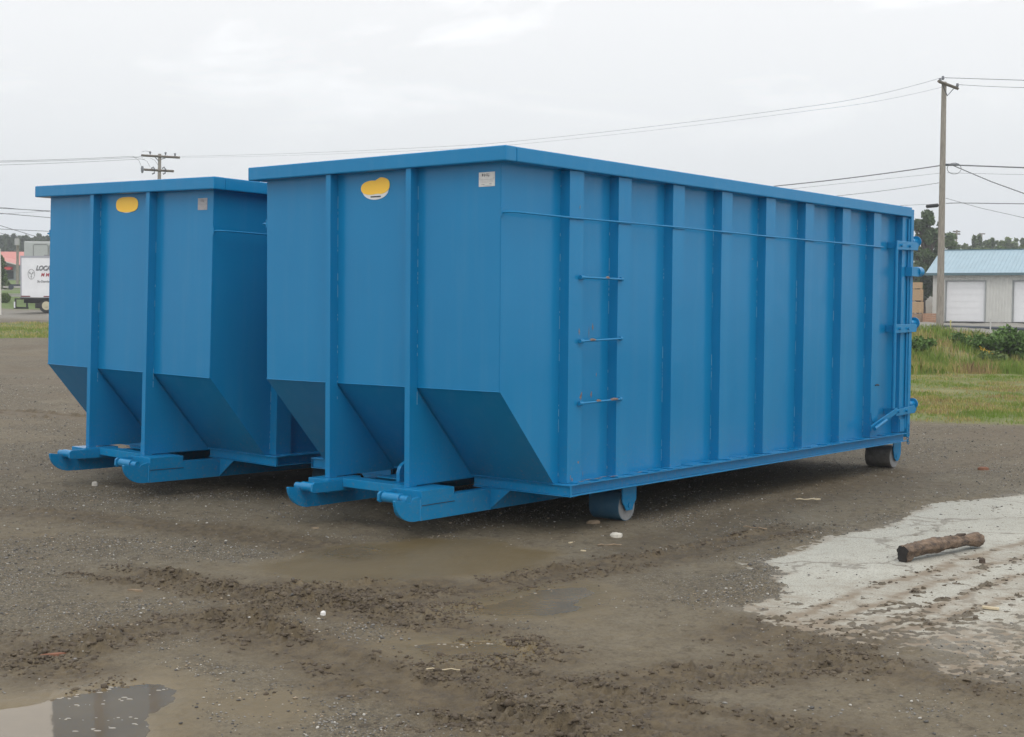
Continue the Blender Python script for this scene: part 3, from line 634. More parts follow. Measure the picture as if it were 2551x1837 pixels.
    # tarp rods on both sides
    for sgn, yb in ((-1, 0.), (1, W_)):
        y = yb+sgn*(RD+.010); zr = 2.1949
        m = MB(); m.tube([(.012, yb+sgn*.003, zr-.006), (.0, yb+sgn*.03, zr), (.015, yb+sgn*.06, zr), (.06, y, zr), (.64, y, zr-.003), (2.0, y-sgn*.003, zr+.002), (3.4, y, zr-.003), (5.0, y, zr), (5.69, y, zr-.002)], .0075, 8)
        m.tube([(.0, yb+sgn*.004, zr-.03), (.0, yb+sgn*.004, zr+.03)], .008, 6)
        for x0 in RIBX: m.tube([(x0+.01, y-sgn*.006, zr-.006), (x0+.155, y-sgn*.006, zr-.006)], .008, 6)
        B(m, 'tarp_rod', 0)
    # ladder rungs on the near side
    for i, (za, zb) in enumerate(((1.787, 1.784), (1.345, 1.358), (.912, .921))):
        y = -RD-.020; m = MB(); m.tube([(.765, y, za), (1.255, y, zb)], .0085, 8)
        m.tube([(.752, y+.004, za), (.79, y+.004, za)], .016, 8); m.tube([(1.238, y+.004, zb), (1.262, y+.004, zb)], .015, 8); m.box(.758, .778, -RD-.012, -RD, za-.01, za+.01); m.box(1.238, 1.256, -RD-.012, -RD, zb-.01, zb+.01)
        rg_ = B(m, 'ladder_rung', 0)
    # rust where boots and forks rubbed the paint
    if not old:
        def put(pts):
            m = MB(); m.add(pts, [list(range(len(pts)))]); tag(m.build('rust_patch', M_RUST, root), 'orange rust where the blue paint has worn off')
        def patch(cx, cz, w, h, y, n=13):
            ph = random.uniform(0, 6); put([(cx+w*math.cos(2*math.pi*i/n)*(.75+.3*math.sin(i*2.3+ph)), y, cz+h*math.sin(2*math.pi*i/n)*(.7+.35*math.sin(i*1.7+ph))) for i in range(n)])
        yr_ = -RD-.0012
        for cx, cz, w, h in ((.765, 1.41, .008, .03), (.79, .955, .018, .022), (.80, .975, .010, .02), (.76, 2.27, .005, .018), (.77, .50, .010, .014), (.70, .385, .007, .02), (.68, .40, .004, .03)): patch(cx, cz, w, h, yr_)
        for cx, cz, w, h in ((1.03, 1.44, .009, .032), (1.02, .96, .012, .026), (.985, 1.40, .004, .05), (1.08, 1.1, .005, .02), (3.3, 2.0, .010, .007), (.93, .40, .003, .03)): patch(cx, cz, w, h, -.0012)
        for cx, cy, w, h in ((.86, -.085, .07, .012), (.98, -.10, .06, .010), (1.08, -.07, .05, .014), (1.16, -.105, .08, .009), (1.5, -.1, .04, .01), (.75, -.12, .03, .012)):
            n = 12; put([(cx+w*math.cos(2*math.pi*i/n)*random.uniform(.4, 1.2), cy+h*math.sin(2*math.pi*i/n)*random.uniform(.4, 1.3), ZF+.0092) for i in range(n)])
        for x0, x1, za, zb in ((.86, .93, 1.349, 1.351), (.95, 1.0, .918, .919), (1.12, 1.21, .920, .922), (1.05, 1.09, 1.787, 1.787)):
            m = MB(); m.tube([(x0, -RD-.021, za), ((x0+x1)/2, -RD-.022, za+.006), (x1, -RD-.021, zb)], [.008, .0105, .008], 7); tag(m.build('rust_patch', M_RUST, root), 'rusty spot on the ladder rung')
    # tailgate and its latch gear
    m = MB(); m.box(L_+.012, L_+.075, -O+.01, W_+O-.01, ZF-.05, ZT-.02)
    for y in np.linspace(.2, W_-.2, 5): m.box(L_+.0755, L_+.13, y-.04, y+.04, ZF, ZT-.1)
    tg = B(m, 'tailgate', .004)
    for (z0, low) in ((2.225, 0), (1.405, 0), (.585, 1)):
        m = MB(); yp = -RD-.030
        if low: m.prism([(6.0, z0-.045), (6.45, z0-.035), (6.49, z0+.0), (6.44, z0+.045), (6.0, z0+.02)], 'y', yp-.012, yp)
        else: m.prism([(5.93, z0-.045), (6.44, z0-.035), (6.46, z0+.01), (6.46, z0+.045), (5.94, z0+.045)], 'y', yp-.012, yp)
        br = B(m, 'latch_bracket', .003)
        for bx in (6.03, 6.23):
            q = MB(); q.cyl((bx, yp-.011, z0), (bx, yp-.032, z0), .014, 10); q.build('bolt', BLUE, br)
        q = MB(); q.cyl((6.36, yp+.03, z0+.055), (6.49, yp+.03, z0+.055), .030, 14); q.cyl((6.475, yp+.03, z0+.055), (6.487, yp+.03, z0+.055), .058, 20); q.build('hinge_pin', BLUE, br)
        q = MB(); q.box(5.96, 5.99, yp+.001, -.003, z0-.03, z0+.03); q.build('standoff', BLUE, br)
        q = MB(); q.box(6.2, 6.23, yp+.001, -RD-.002, z0-.03, z0+.03); q.build('standoff', BLUE, br)
    m = MB(); m.box(6.23, 6.40, -RD-.075, -RD-.001, 1.925, 2.02); m.cyl((6.40, -RD-.04, 1.975), (6.50, -RD-.04, 1.975), .052, 20); B(m, 'gate_roller', .004)
    m = MB(); m.tube([(5.95, -RD-.028, .62), (5.95, -RD-.028, 2.20)], .019, 12); B(m, 'lock_rod', 0)
    m = MB(); m.tube([(6.275, -RD-.012, .40), (6.275, -RD-.012, 2.5)], .010, 8); m.box(6.30, 6.31, -.09, -.02, .40, 2.5); B(m, 'gate_seal', 0)
    # latch handle bar
    a = np.array([6.02, 0, .60]); b = np.array([5.42, 0, .452]); e = (b-a)/np.linalg.norm(b-a); nrm = np.array([-e[2], 0, e[0]])
    P4 = [a+nrm*.028, a-nrm*.028, b-nrm*.028, b+nrm*.028]; m = MB(); m.prism([(p[0], p[2]) for p in P4], 'y', -RD-.046, -RD-.032)
    m.tube([b+np.array([.02, -RD-.07, 0.0]), b+np.array([.28, -RD-.07, .068])], .018, 8); B(m, 'latch_handle', .003)
    m = MB(); m.tube([(5.48, -RD-.012, .60), (5.49, -RD-.015, .53), (5.55, -RD-.02, .49), (5.62, -RD-.022, .485), (5.64, -RD-.022, .53)], .006, 6); B(m, 'hook_wire', 0); m = MB(); m.tube([(5.58, -RD-.006, .86), (5.62, -RD-.006, .866), (5.66, -RD-.006, .858)], .006, 6); m.build('hook_slot', M_BLK, root)
    # chain
    m = MB()
    for i in range(9):
        z = .43-.022*i; x = 6.33+.008*math.sin(i*1.7); q = [(math.cos(t_)*.011, math.sin(t_)*.016) for t_ in np.linspace(0, 2*math.pi, 11)]
        m.tube([(x+(p if i % 2 else 0), -.10+(0 if i % 2 else p), z+h_) for p, h_ in q], .0045, 5, cap=False)
    B(m, 'chain', 0)
    m = MB(); m.box(6.16, 6.27, -RD-.012, -RD-.001, .375, .50); B(m, 'corner_plate', .002)
    # decals
    yc, zc = (1.147, 2.408) if not old else (1.145, 2.425)
    n = 40; m = MB(); m.prism([(yc+.128*math.cos(2*math.pi*i/n), (zc-.018 if not old else zc-.006)+(.066 if not old else .062)*math.sin(2*math.pi*i/n)) for i in range(n)], 'x', -.0055, -.0035)
    st = B(m, 'sticker', 0, M_WHITE); m = MB()
    if not old:
        pts = []
        for i in range(48):
            q = 2*math.pi*i/48; c_, s_ = math.cos(q), math.sin(q); rx = .141; rz = .052+(.006 if c_ < -.2 else 0)
            bx = math.copysign(abs(c_)**.72, c_)*rx; bz = math.copysign(abs(s_)**.85, s_)*rz
            bz += -.004*math.exp(-((bx+.0)/.03)**2)*(s_ > 0) + (.006 if c_ < 0 else -.004)*(1 if s_ > 0 else .3)-bx*.03
            pts.append((yc+bx, zc+.006+bz))
    else: pts = [(yc+.155*math.copysign(abs(math.cos(q))**.7, math.cos(q)), zc+.002-.02*math.cos(q)*0+.064*math.copysign(abs(math.sin(q))**.75, math.sin(q))) for q in np.linspace(0, 2*math.pi, 40, endpoint=False)]
    m.prism(pts, 'x', -.0075, -.0057); m.build('patch', M_YEL, st)
    if not old:
        m = MB(); y = yc+.045
        for w in (.008, .006, .003, .010, .009, .008, .003, .009, .007, .007, .006): m.box(-.0070, -.0056, y-w, y, zc-.068+.0006*random.random(), zc-.058); y -= w+.0022
        m.build('lettering', M_BLK, st)
    y0, y1, z0, z1 = (.052, .189, 2.366, 2.460) if not old else (.078, .195, 2.362, 2.456)
    m = MB(); m.box(-.0055, -.0035, y0, y1, z0, z1); pl = B(m, 'data_plate', 0, M_PLATE2 if old else M_PLATE)
    pl['label'] = 'small grey faded square plate' if old else 'small white square plate with printed lines'
    m = MB(); X0, X1 = -.0066, -.0056; yc2 = (y0+y1)/2; sx = (y1-y0)
    def bar(ya, yb2, z, h): m.box(X0, X1, y1-sx*yb2, y1-sx*ya, z1-(z1-z0)*(z+h), z1-(z1-z0)*z)
    def scr(ya, yb2, z, amp, k):
        pts = [(X0, y1-sx*(ya+(yb2-ya)*i/(k*6)), z1-(z1-z0)*(z+amp*math.sin(i*1.05)*(.5+.5*math.sin(i*.37+1)))) for i in range(k*6+1)]; m.tube(pts, .0011, 4)
    m.m = 0; scr(.33, .66, .14, .04, 5); scr(.33, .68, .25, .055, 5); bar(.34, .36, .12, .2); bar(.62, .64, .22, .14); bar(.03, .10, .44, .02); bar(.90, .97, .42, .02)
    bar(.08, .30, .515, .012); bar(.34, .62, .51, .012); bar(.66, .94, .505, .012)
    if not old: bar(.18, .22, .845, .03); bar(.25, .36, .84, .03); bar(.66, .80, .815, .025); bar(.3, .8, .935, .010); bar(.08, .9, .62, .006); bar(.08, .9, .70, .006); bar(.2, .28, .10, .18)
    m.build('lettering', M_INK2, pl)
    return root
container((0, 0, 0), (0, 0, 0), 'large blue steel roll-off container in front, with ladder rungs, ribs and white square plate')
container((BX, BY, BZ), (-BTX, BTY, BYAW), 'blue roll-off container standing farther left, half hidden behind the ribbed container', old=True)

# ------------------------------------------------------------------ log and litter
def log():
    P = [(1992, 1246, .0), (2110, 1228, 0), (2168, 1208, 0)]
    a = np.array([*G(1998, 1245), .060]); b = np.array([*G(2171, 1212), .052])
    root = empty('log', tuple(a*[1, 1, 0])); tag(root, 'short brown barked log lying on the pale concrete slab', 'log')
    m = MB(); n = 28; K = 44; vs = []; e = (b-a); Ln = np.linalg.norm(e); e /= Ln; side = np.cross(e, [0, 0, 1]); up = np.cross(side, e)
    for k in range(K):
        t = k/(K-1); c = a+e*Ln*t+up*(.012*math.sin(t*3.1))-np.array([*a[:2], 0]); r0 = .041+.005*math.sin(t*6)+.010*math.exp(-((t-.93)/.08)**2)+.006*math.exp(-((t-.42)/.06)**2)+.005*math.exp(-((t-.63)/.05)**2)
        if t > .97: r0 *= .8
        for i in range(n):
            q = 2*math.pi*i/n; rr = r0*(1+.08*math.sin(3*q+t*4)+.06*math.sin(7*q+t*9)+random.uniform(-.09, .09))
            if t < .08 and math.sin(q) < -.75: rr *= 1.5
            vs.append(c+side*math.cos(q)*rr+up*math.sin(q)*rr)
    fs = [(k*n+i, k*n+(i+1) % n, (k+1)*n+(i+1) % n, (k+1)*n+i) for k in range(K-1) for i in range(n)]
    m.add(vs, fs, True); m.add(vs[-n:], [tuple(range(n))])
    m.build('bark', mat('log_bark', (.040, .030, .026), .85, col2=(.24, .165, .11), vscale=16, stretch=(1, 1, 2.0), bump=1, bscale=45, detail=9), root)
    m = MB(); m.add([v-e*.001 for v in vs[:n]], [tuple(range(n))[::-1]]); tag(m.build('cut_end', mat('log_end', (.025, .022, .02), .9, var=.3, vscale=30), root), 'dark sawn end')
    c = a+e*Ln*.66+up*.040-np.array([*a[:2], 0]); m = MB()
    m.tube([c-e*.03, c+e*.03+up*.008, c+e*.12+up*.012], [.004, .016, .006], 7); m.tube([c-e*.02, c-e*.06+up*.020], [.006, .003], 6); m.build('branch_stub', M_BARK, root)
log()
def litter(name, label, cat, pos, L, w, h, rot, m_, lift=0, kind='slab'):
    p = G(*pos); z = max(zt(*p), 0 if 'slab' in label else -9)+lift; mb = MB(); n = 12
    if kind == 'slab':
        top = [(math.cos(2*math.pi*i/n)*L/2*random.uniform(.75, 1.05), math.sin(2*math.pi*i/n)*w/2*random.uniform(.75, 1.05)) for i in range(n)]
        vs = [(x, y, -.004) for x, y in top]+[(x*.95, y*.95, h*.7) for x, y in top]+[(x*.6, y*.6, h*random.uniform(.85, 1.1)) for x, y in top]
        fs = [tuple(range(n))[::-1]]+[(k*n+i, k*n+(i+1) % n, (k+1)*n+(i+1) % n, (k+1)*n+i) for k in range(2) for i in range(n)]+[tuple(range(2*n, 3*n))]; mb.add(vs, fs)
    elif kind == 'stick':
        K = 6; mb.tube([(-L/2+L*i/K, .02*L*math.sin(i*1.3), h/2+.004*math.sin(i*2)) for i in range(K+1)], [w/2*random.uniform(.6, 1) for i in range(K+1)], 7)
    else: mb.box(-L/2, L/2, -w/2, w/2, 0, h)
    o = mb.build(name, m_, None, .0015 if kind == 'board' else 0); o.location = (p[0], p[1], z); a = YAW-math.pi/2+rot; o.rotation_euler = (random.uniform(-.05, .05), random.uniform(-.05, .05), a); tag(o, label, cat)
M_CHIP = mat('fresh_wood', (.52, .44, .30), .8, var=.2, vscale=20, bump=.3); M_CHIPD = mat('weathered_wood', (.24, .18, .12), .85, var=.3, vscale=20, bump=.3); M_REDB = mat('red_scrap', (.22, .10, .06), .8, var=.2)
litter('rock', 'pale angular rock on the mud in front of the near ground roller', 'rock', (1364, 1187), .10, .085, .028, .35, mat('pale_rock', (.56, .53, .46), .85, var=.15, vscale=20, bump=.4))
litter('wood_chunk', 'brown wood chunk lying beneath the near ground roller', 'wood', (1315, 1160), .13, .045, .022, .45, M_CHIPD)
litter('stick', 'thin brown stick pointing at the pale rock', 'stick', (1350, 1206), .17, .012, .014, .25, M_CHIPD, kind='stick')
litter('wood_chip', 'short white wood chip left of the thin brown stick', 'wood chip', (1264, 1201), .035, .012, .008, .6, M_CHIP, kind='board')
litter('wood_chip', 'tiny pale wood chip below the thin brown stick', 'wood chip', (1292, 1218), .036, .014, .008, -.05, M_CHIP, kind='board')
litter('board_piece', 'light piece of board on the concrete slab right of the mud streaks', 'board', (2194, 1351), .085, .028, .012, -.35, M_CHIP, kind='board', lift=.004)
litter('stick', 'straight pale twig in the mud below the small middle puddle', 'stick', (985, 1484), .16, .007, .008, .12, M_CHIP, kind='stick', lift=.006)
litter('wood_chip', 'flat oval wood chip on the mud in front of the left skid nose', 'wood chip', (699, 1172), .062, .04, .010, 0, M_CHIPD)
litter('red_scrap', 'reddish scrap of bark on the gravel at the far left', 'scrap', (122, 1446), .14, .02, .012, .25, M_REDB)
litter('red_scrap', 'small red fragment beyond the rear roller on the right', 'scrap', (2178, 1041), .13, .06, .03, -.3, M_REDB)
litter('rock', 'round whitish rock near the nose of the left container', 'rock', (210, 1207-130), .055, .05, .035, 0, M_ST[0])
litter('rock', 'small white stone in the mud between the tyre tracks', 'rock', (716, 1528-165), .030, .024, .018, 0, mat('white_stone', (.75, .74, .72), .8))
litter('stick', 'pale broken lath on the gravel right of the front container', 'stick', (2018-20, 1249-0), .0, .0, .0, 0, M_CHIP) if False else None
litter('stick', 'pale lath on the gravel between container and concrete slab', 'stick', (1790, 1109), .20, .016, .014, -.15, M_CHIP, kind='stick', lift=.004)
litter('stick', 'brown splinter lying on the mud left of the slab corner', 'stick', (1672, 1172), .17, .012, .012, -.35, M_CHIPD, kind='stick', lift=.004)
litter('clod', 'dark lump of mud lying on the slab right of the log', 'clod', (2176, 1247), .045, .04, .03, 0, M_BARK)
litter('wood_chip', 'long curved wood chip on the gravel left of the brown wet patch', 'wood chip', (300, 1308), .10, .02, .01, 0, M_CHIPD)
litter('stick', 'thin twig on the dark mud in front of the slab', 'stick', (1960, 1647-130), .0, .0, .0, 0, M_CHIP) if False else None

# ------------------------------------------------------------------ utility poles and wires
def wire(name, label, pts, sag=0, r=.012, n=24, group='overhead wires'):
    """pts: list of 3D anchor points; spans between them sag"""
    pts = [np.array(p, float) for p in pts]
    def U(p): q = p-CAM; return PW/2+FPX*(q@R_)/(q@F_)
    if U(pts[-1]) > 2580: pts.append(pts[-1]+(pts[-1]-pts[-2])/np.linalg.norm(pts[-1]-pts[-2])*45)      # the line runs on past the picture
    if U(pts[0]) < -10: pts.insert(0, pts[0]+(pts[0]-pts[1])/np.linalg.norm(pts[0]-pts[1])*45)
    P = []
    for a, b in zip(pts[:-1], pts[1:]):
        a, b = np.array(a), np.array(b)
        for i in range(n+(1 if b is pts[-1] else 0)):
            t = i/n; p = a+(b-a)*t; p[2] -= sag*4*t*(1-t); P.append(p)
    P.append(np.array(pts[-1]))
    m = MB(); m.tube(P, r, 5); o = m.build(name, M_WIRE); tag(o, label, 'wire', group); return o
DP = 55.
ptop = at(2352, 205, DP); pbot = at(2341, 830, DP); zb = zt(pbot[0], pbot[1], False); pbot[2] = zb-.3
pole1 = empty('utility_pole', (pbot[0], pbot[1], zb)); tag(pole1, 'tall weathered wooden utility pole in front of the white warehouse', 'utility pole', 'utility poles')
O1 = np.array([pbot[0], pbot[1], zb])
m = MB(); K = 10; m.tube([pbot-O1+(ptop-pbot)*i/K for i in range(K+1)], [.150-.055*i/K for i in range(K+1)], 14); m.build('pole', M_WOODP, pole1)
ca, cb = at(2338, 203, DP-.6), at(2386, 221, DP+.6)
m = MB(); m.tube([ca-O1, cb-O1], .065, 4); m.build('crossarm', M_DKWOOD, pole1)
m = MB(); m.tube([at(2347, 210, DP-.2)-O1, at(2360, 239, DP-.2)-O1, at(2375, 222, DP+.1)-O1], .018, 5); m.build('brace', M_DKSTEEL, pole1)
for (u, v, DD) in ((2342, 201, DP-.5), (2349, 196, DP-.3), (2385, 214, DP+.5)):
    m = MB(); p = at(u, v, DD)-O1; m.tube([p-[0, 0, .06], p+[0, 0, .02], p+[0, 0, .05], p+[0, 0, .09]], [.03, .07, .045, .05], 10); m.build('insulator', M_GLASSY, pole1)
m = MB(); p = at(2361, 411, DP)-O1; m.tube([p+R_*(-.1), p+R_*.45], .05, 6); m.build('cable_clamp', M_DKSTEEL, pole1)
m = MB(); p = at(2377, 414, DP)-O1; m.tube([p+R_*.28*math.cos(q)+U_*(.22*math.sin(q)-.1) for q in np.linspace(0, 6.0, 18)], .012, 5); m.build('cable_loop', M_WIRE, pole1)

# middle distance pole seen over the left container
D2 = 100.; q0 = at(398, 384, D2); qb = at(391, 800, D2); qb[2] = zt(qb[0], qb[1], False)-.3
pole2 = empty('utility_pole', tuple(qb)); tag(pole2, 'wooden utility pole with two crossarms rising behind the left container', 'utility pole', 'utility poles')
m = MB(); m.tube([(0, 0, 0), q0-qb], [.16, .115], 12); m.build('pole', M_WOODP, pole2)
for (a, b) in (((352, 387.5), (448, 393)), ((359, 423), (433, 427))):
    m = MB(); m.tube([at(*a, D2-.15)-qb, at(*b, D2-.15)-qb], .085, 4); m.build('crossarm', M_DKWOOD, pole2)
m = MB(); m.tube([at(387, 393, D2-.2)-qb, at(396, 402, D2-.2)-qb], .03, 5); m.tube([at(412, 394, D2-.2)-qb, at(402, 397, D2-.2)-qb], .03, 5); m.build('brace', M_DKSTEEL, pole2)
for (u, v) in ((374, 381), (412.5, 383), (436, 385.5)):
    m = MB(); p = at(u, v, D2-.15)-qb; m.tube([p-[0, 0, .12], p-[0, 0, .02], p+[0, 0, .06], p+[0, 0, .1]], [.035, .06, .09, .05], 8); m.build('insulator', M_GLASSY, pole2)
m = MB(); p = at(354.5, 423, D2-.2)-qb; m.tube([p+[0, 0, .25], p+[0, 0, .1], p-[0, 0, .1], p-[0, 0, .25]], [.07, .11, .10, .06], 8); m.build('switch', M_GLASSY, pole2)
for (u, v, sg) in ((383, 428, 1), (410, 428, 1)):
    m = MB(); m.tube([at(u-6, v-8, D2-.25)-qb, at(u-1, v-11, D2-.25)-qb, at(u+3, v-5, D2-.25)-qb, at(u+1, v+4, D2-.25)-qb, at(u-4, v+6, D2-.25)-qb], .055, 6); m.build('cutout_switch', M_GLASSY, pole2)
for pts in ([(375, 379), (363, 376.5), (353, 379)], [(355, 396), (366, 402), (374, 417)], [(374, 394), (386, 400), (394, 412)], [(331, 390), (346, 400), (352, 415)]):
    m = MB(); m.tube([at(*p, D2-.3)-qb for p in pts], .012, 4); m.build('jumper', M_WIRE, pole2)

# wires between them and off-frame
wire('power_line', 'upper overhead line from the tall pole to the two-armed pole', [at(2342, 195, DP), at(2040, 262, 58.5), at(1200, 360, 77), at(448, 390, D2)], sag=.10, r=.007)
wire('power_line', 'lower overhead line just beneath the upper one', [at(2352, 216, DP), at(2040, 273, 58.5), at(1200, 368, 77), at(440, 393, D2)], sag=.10, r=.005)
wire('power_line', 'topmost line running right from the tall pole', [at(2349, 194, DP), at(2600, 202, 52)], sag=.0)
wire('power_line', 'second line running right from the end of the crossarm', [at(2385, 211, DP), at(2600, 219, 52)], sag=.03, r=.009)
wire('telephone_cable', 'thick cable running left from the middle of the tall pole', [at(2354, 411, DP), at(1940, 463, 60), at(1600, 498, 66), at(1000, 550, 80), at(394, 600, D2)], r=.022, sag=.05)
wire('telephone_cable', 'thick cable running right from the middle of the tall pole', [at(2361, 411, DP), at(2600, 420, 52)], r=.026)
wire('service_drop', 'black cable dropping to the right from the tall pole', [at(2375, 413, DP), at(2470, 453, 53), at(2600, 500, 50)], r=.020)
wire('power_line', 'faint line below the thick cable on the left of the tall pole', [at(2350, 431, DP), at(1980, 470, 60), at(1500, 510, 68), at(394, 620, D2)], r=.006)
wire('power_line', 'faint horizontal line right of the tall pole', [at(2360, 431, DP), at(2600, 437, 52)], r=.006)
wire('telephone_cable', 'thin cable slanting down left behind the front container', [at(2352, 454, DP), at(2100, 487, 59), at(1700, 520, 65), at(394, 635, D2)], r=.010, sag=.03)
wire('telephone_cable', 'level cable at splice height right of the tall pole', [at(2357, 507, DP), at(2385, 506, 54), at(2600, 509, 52)], r=.016)
wire('telephone_cable', 'thin line crossing the level cable right of the pole', [at(2356, 494, DP), at(2440, 518, 53), at(2600, 554, 50)], r=.009)
wire('telephone_cable', 'level cable left of the tall pole with the black splice case', [at(2348, 511, DP), at(2300, 510, 55.5), at(2250, 512, 57), at(2000, 540, 60), at(394, 650, D2)], r=.008)
m = MB(); m.tube([at(2307, 514.5, 55.4), at(2309, 514.5, 55.4), at(2336, 512, 55.1), at(2338, 512, 55.1)], [.04, .075, .075, .04], 12); tag(m.build('splice_case', mat('black_plastic', (.02, .022, .025), .5)), 'black cylindrical splice case hanging on the cable by the pole', 'splice case')
for i, (va, vb, r, lb) in enumerate(((400.5, 387.5, .014, 'topmost of the lines leaving the frame at upper left'), (403.5, 390, .012, 'line just under the topmost one at upper left'), (411, 394, .012, 'lowest of the three lines at upper left'))):
    wire('power_line', lb, [at(-60, va+2, 88), at(331+i*10, vb+2.5, 97), at(352+i*4, vb+2.0, D2)], r=r, sag=.05)
for (a, b, r, lb) in (((-20, 515, 128, 528.5), (0, 0), .010, 'faint upper wire beside the left container'), ((-20, 518, 128, 526), (0, 0), .018, 'upper dark cable left of the container'), ((-20, 530, 128, 543), (0, 0), .018, 'second dark cable left of the container'),
                      ((-20, 535, 128, 526), (0, 0), .007, 'thin wire crossing the two dark cables'), ((-20, 570, 128, 577), (0, 0), .016, 'level cable above the far trees on the left'), ((-20, 556, 100, 593), (0, 0), .016, 'steep cable coming down over the far trees'), ((-20, 576, 60, 596), (0, 0), .012, 'low cable dropping toward the small far pole')):
    wire('telephone_cable', lb, [at(a[0], a[1], 70), at(a[2], a[3], 74)], r=r)

# ------------------------------------------------------------------ warehouse on the right
def frame_at(P, ax, ay):
    return Matrix(((ax[0], ay[0], 0, P[0]), (ax[1], ay[1], 0, P[1]), (0, 0, 1, P[2]), (0, 0, 0, 1)))
def warehouse():
    P = at(2322, 806, 107); ang = math.radians(-27); ax = RH*math.cos(ang)+FH*math.sin(ang); ay = -RH*math.sin(ang)+FH*math.cos(ang)
    zg = P[2]; root = empty('warehouse'); root.matrix_world = frame_at((P[0], P[1], zg), ax, ay)
    tag(root, 'long white metal warehouse with pale blue roof and roll-up doors', 'building')
    H = 3.85; Ln = 26; Dp = 12
    M_W = mat('cladding', (.58, .58, .55), .55, var=.06, vscale=1.5); M_R = mat('blue_roof', (.27, .39, .46), .45, var=.06, vscale=1.0); M_D = mat('door_white', (.80, .81, .83), .5, var=.03); M_T = mat('teal_trim', (.075, .14, .165), .5)
    doors = [(.98, 3.89), (5.9, 8.8), (10.8, 13.7), (15.7, 18.6)]; hd = 3.12
    m = MB()
    def panel(x0, x1, z0, z1):
        x = x0; pts = []
        while x < x1-.01:
            for dx, dy in ((0, 0), (.10, 0), (.12, -.03), (.16, -.03), (.18, 0)):
                if x+dx <= x1: pts.append((x+dx, dy))
            x += .22
        pts.append((x1, 0)); n = len(pts)
        m.add([(p[0], p[1], z0) for p in pts]+[(p[0], p[1], z1) for p in pts], [(i, i+1, n+i+1, n+i) for i in range(n-1)])
    x = 0
    for a, b in doors: panel(x, a, .15, H); panel(a, b, hd+.15, H); x = b
    panel(x, Ln, .15, H)
    m.box(0, .08, .01, Dp, .15, H); m.box(Ln-.08, Ln, .01, Dp, .15, H); m.box(0, Ln, Dp-.05, Dp, .15, H)
    # gable triangles
    for x in (0.002, Ln-.06): m.add([(x, .0, H), (x, Dp, H), (x, Dp/2, H+2.0), (x+.05, .0, H), (x+.05, Dp, H), (x+.05, Dp/2, H+2.0)], [(0, 1, 2), (5, 4, 3)])
    m.build('wall', M_W, root)
    for a, b in doors:
        m = MB(); k = 6
        for i in range(k): m.box(a+.05, b-.05, .14, .18, .18+i*(hd-.05)/k, .18+(i+1)*(hd-.05)/k-.015)
        m.box(a+.02, b-.02, .181, .2, .16, hd+.14); d = m.build('door', M_D, root)
        m = MB(); m.box(a-.06, a+.02, -.035, .12, .15, hd+.15); m.box(b-.02, b+.06, -.035, .12, .15, hd+.15); m.box(a-.06, b+.06, -.036, .12, hd+.1505, hd+.22); m.build('frame', mat('door_frame', (.30, .32, .32), .6), d)
    m = MB(); m.box(-.05, Ln+.05, -.02, Dp, -.6, .149); m.build('foundation', mat('foundation', (.06, .058, .055), .9), root)
    for s_ in (0, 1):
        m = MB(); y0, z0, y1, z1 = (-.45, H+.0, Dp/2, H+2.05) if not s_ else (Dp+.45, H, Dp/2, H+2.05)
        m.add([(-.5, y0, z0), (Ln+.5, y0, z0), (Ln+.5, y1, z1), (-.5, y1, z1), (-.5, y0, z0-.06), (Ln+.5, y0, z0-.06), (Ln+.5, y1, z1-.06), (-.5, y1, z1-.06)], [(0, 1, 2, 3), (7, 6, 5, 4), (0, 4, 5, 1), (0, 3, 7, 4), (1, 5, 6, 2)])
        x = -.45
        while x < Ln+.4:
            m.add([(x, y0, z0), (x+.03, y0, z0+.035), (x+.06, y0, z0), (x, y1, z1), (x+.03, y1, z1+.035), (x+.06, y1, z1)], [(0, 1, 4, 3), (1, 2, 5, 4)]); x += .30
        m.build('roof', M_R, root)
    m = MB(); m.box(-.55, Ln+.55, -.56, -.452, H-.16, H+.03); m.box(-.5, Ln+.5, -.451, -.0, H-.12, H-.07); m.build('gutter', M_T, root)
    m = MB(); m.box(-.52, Ln+.52, Dp/2-.12, Dp/2+.12, H+2.04, H+2.10); m.build('ridge_cap', M_T, root)
warehouse()
# crates by the warehouse corner
M_CR = mat('crate_wood', (.42, .285, .16), .85, var=.2, vscale=6, stretch=(1, 1, 6))
M_CR2 = mat('crate_wood_grey', (.30, .21, .14), .85, var=.25, vscale=6, stretch=(1, 1, 6))
def crate(u, v, D, w, h, label, dp=1.1, mt=M_CR):
    P = at(u, v, D); root = empty('crate'); ang = math.radians(-12); ax = RH*math.cos(ang)+FH*math.sin(ang); ay = -RH*math.sin(ang)+FH*math.cos(ang)
    root.matrix_world = frame_at(P, ax, ay); tag(root, label, 'crate', 'wooden crates stacked by the warehouse')
    m = MB(); k = max(3, int(h/.15)); gp = .012
    for i in range(k):
        z0 = .08+i*(h-.10)/k; z1 = .08+(i+1)*(h-.10)/k-gp
        m.box(-w/2, w/2, 0, .025, z0, z1); m.box(-w/2, w/2, dp-.025, dp, z0, z1); m.box(-w/2, -w/2+.025, .026, dp-.026, z0, z1); m.box(w/2-.025, w/2, .026, dp-.026, z0, z1)
    m.box(-w/2+.03, w/2-.03, .03, dp-.03, h-.03, h-.012); m.build('boards', mt, root)
    m = MB()
    for x in (-w/2+.02, -.04, w/2-.10): m.box(x, x+.08, 0, dp, .0, .079)
    for x in (-w/2, w/2-.07): m.box(x, x+.07, -.022, -.001, .081, h-.02)
    m.build('battens', mt, root)
cw = 1.3
crate(2279, 810, 105, cw, .86, 'greyish crate at the bottom of the stack left of the pole', mt=M_CR2)
crate(2278, 782, 105, cw, .92, 'wooden crate second from the bottom of the stack')
crate(2277.5, 751.5, 105, cw, .93, 'wooden crate third from the bottom of the stack')
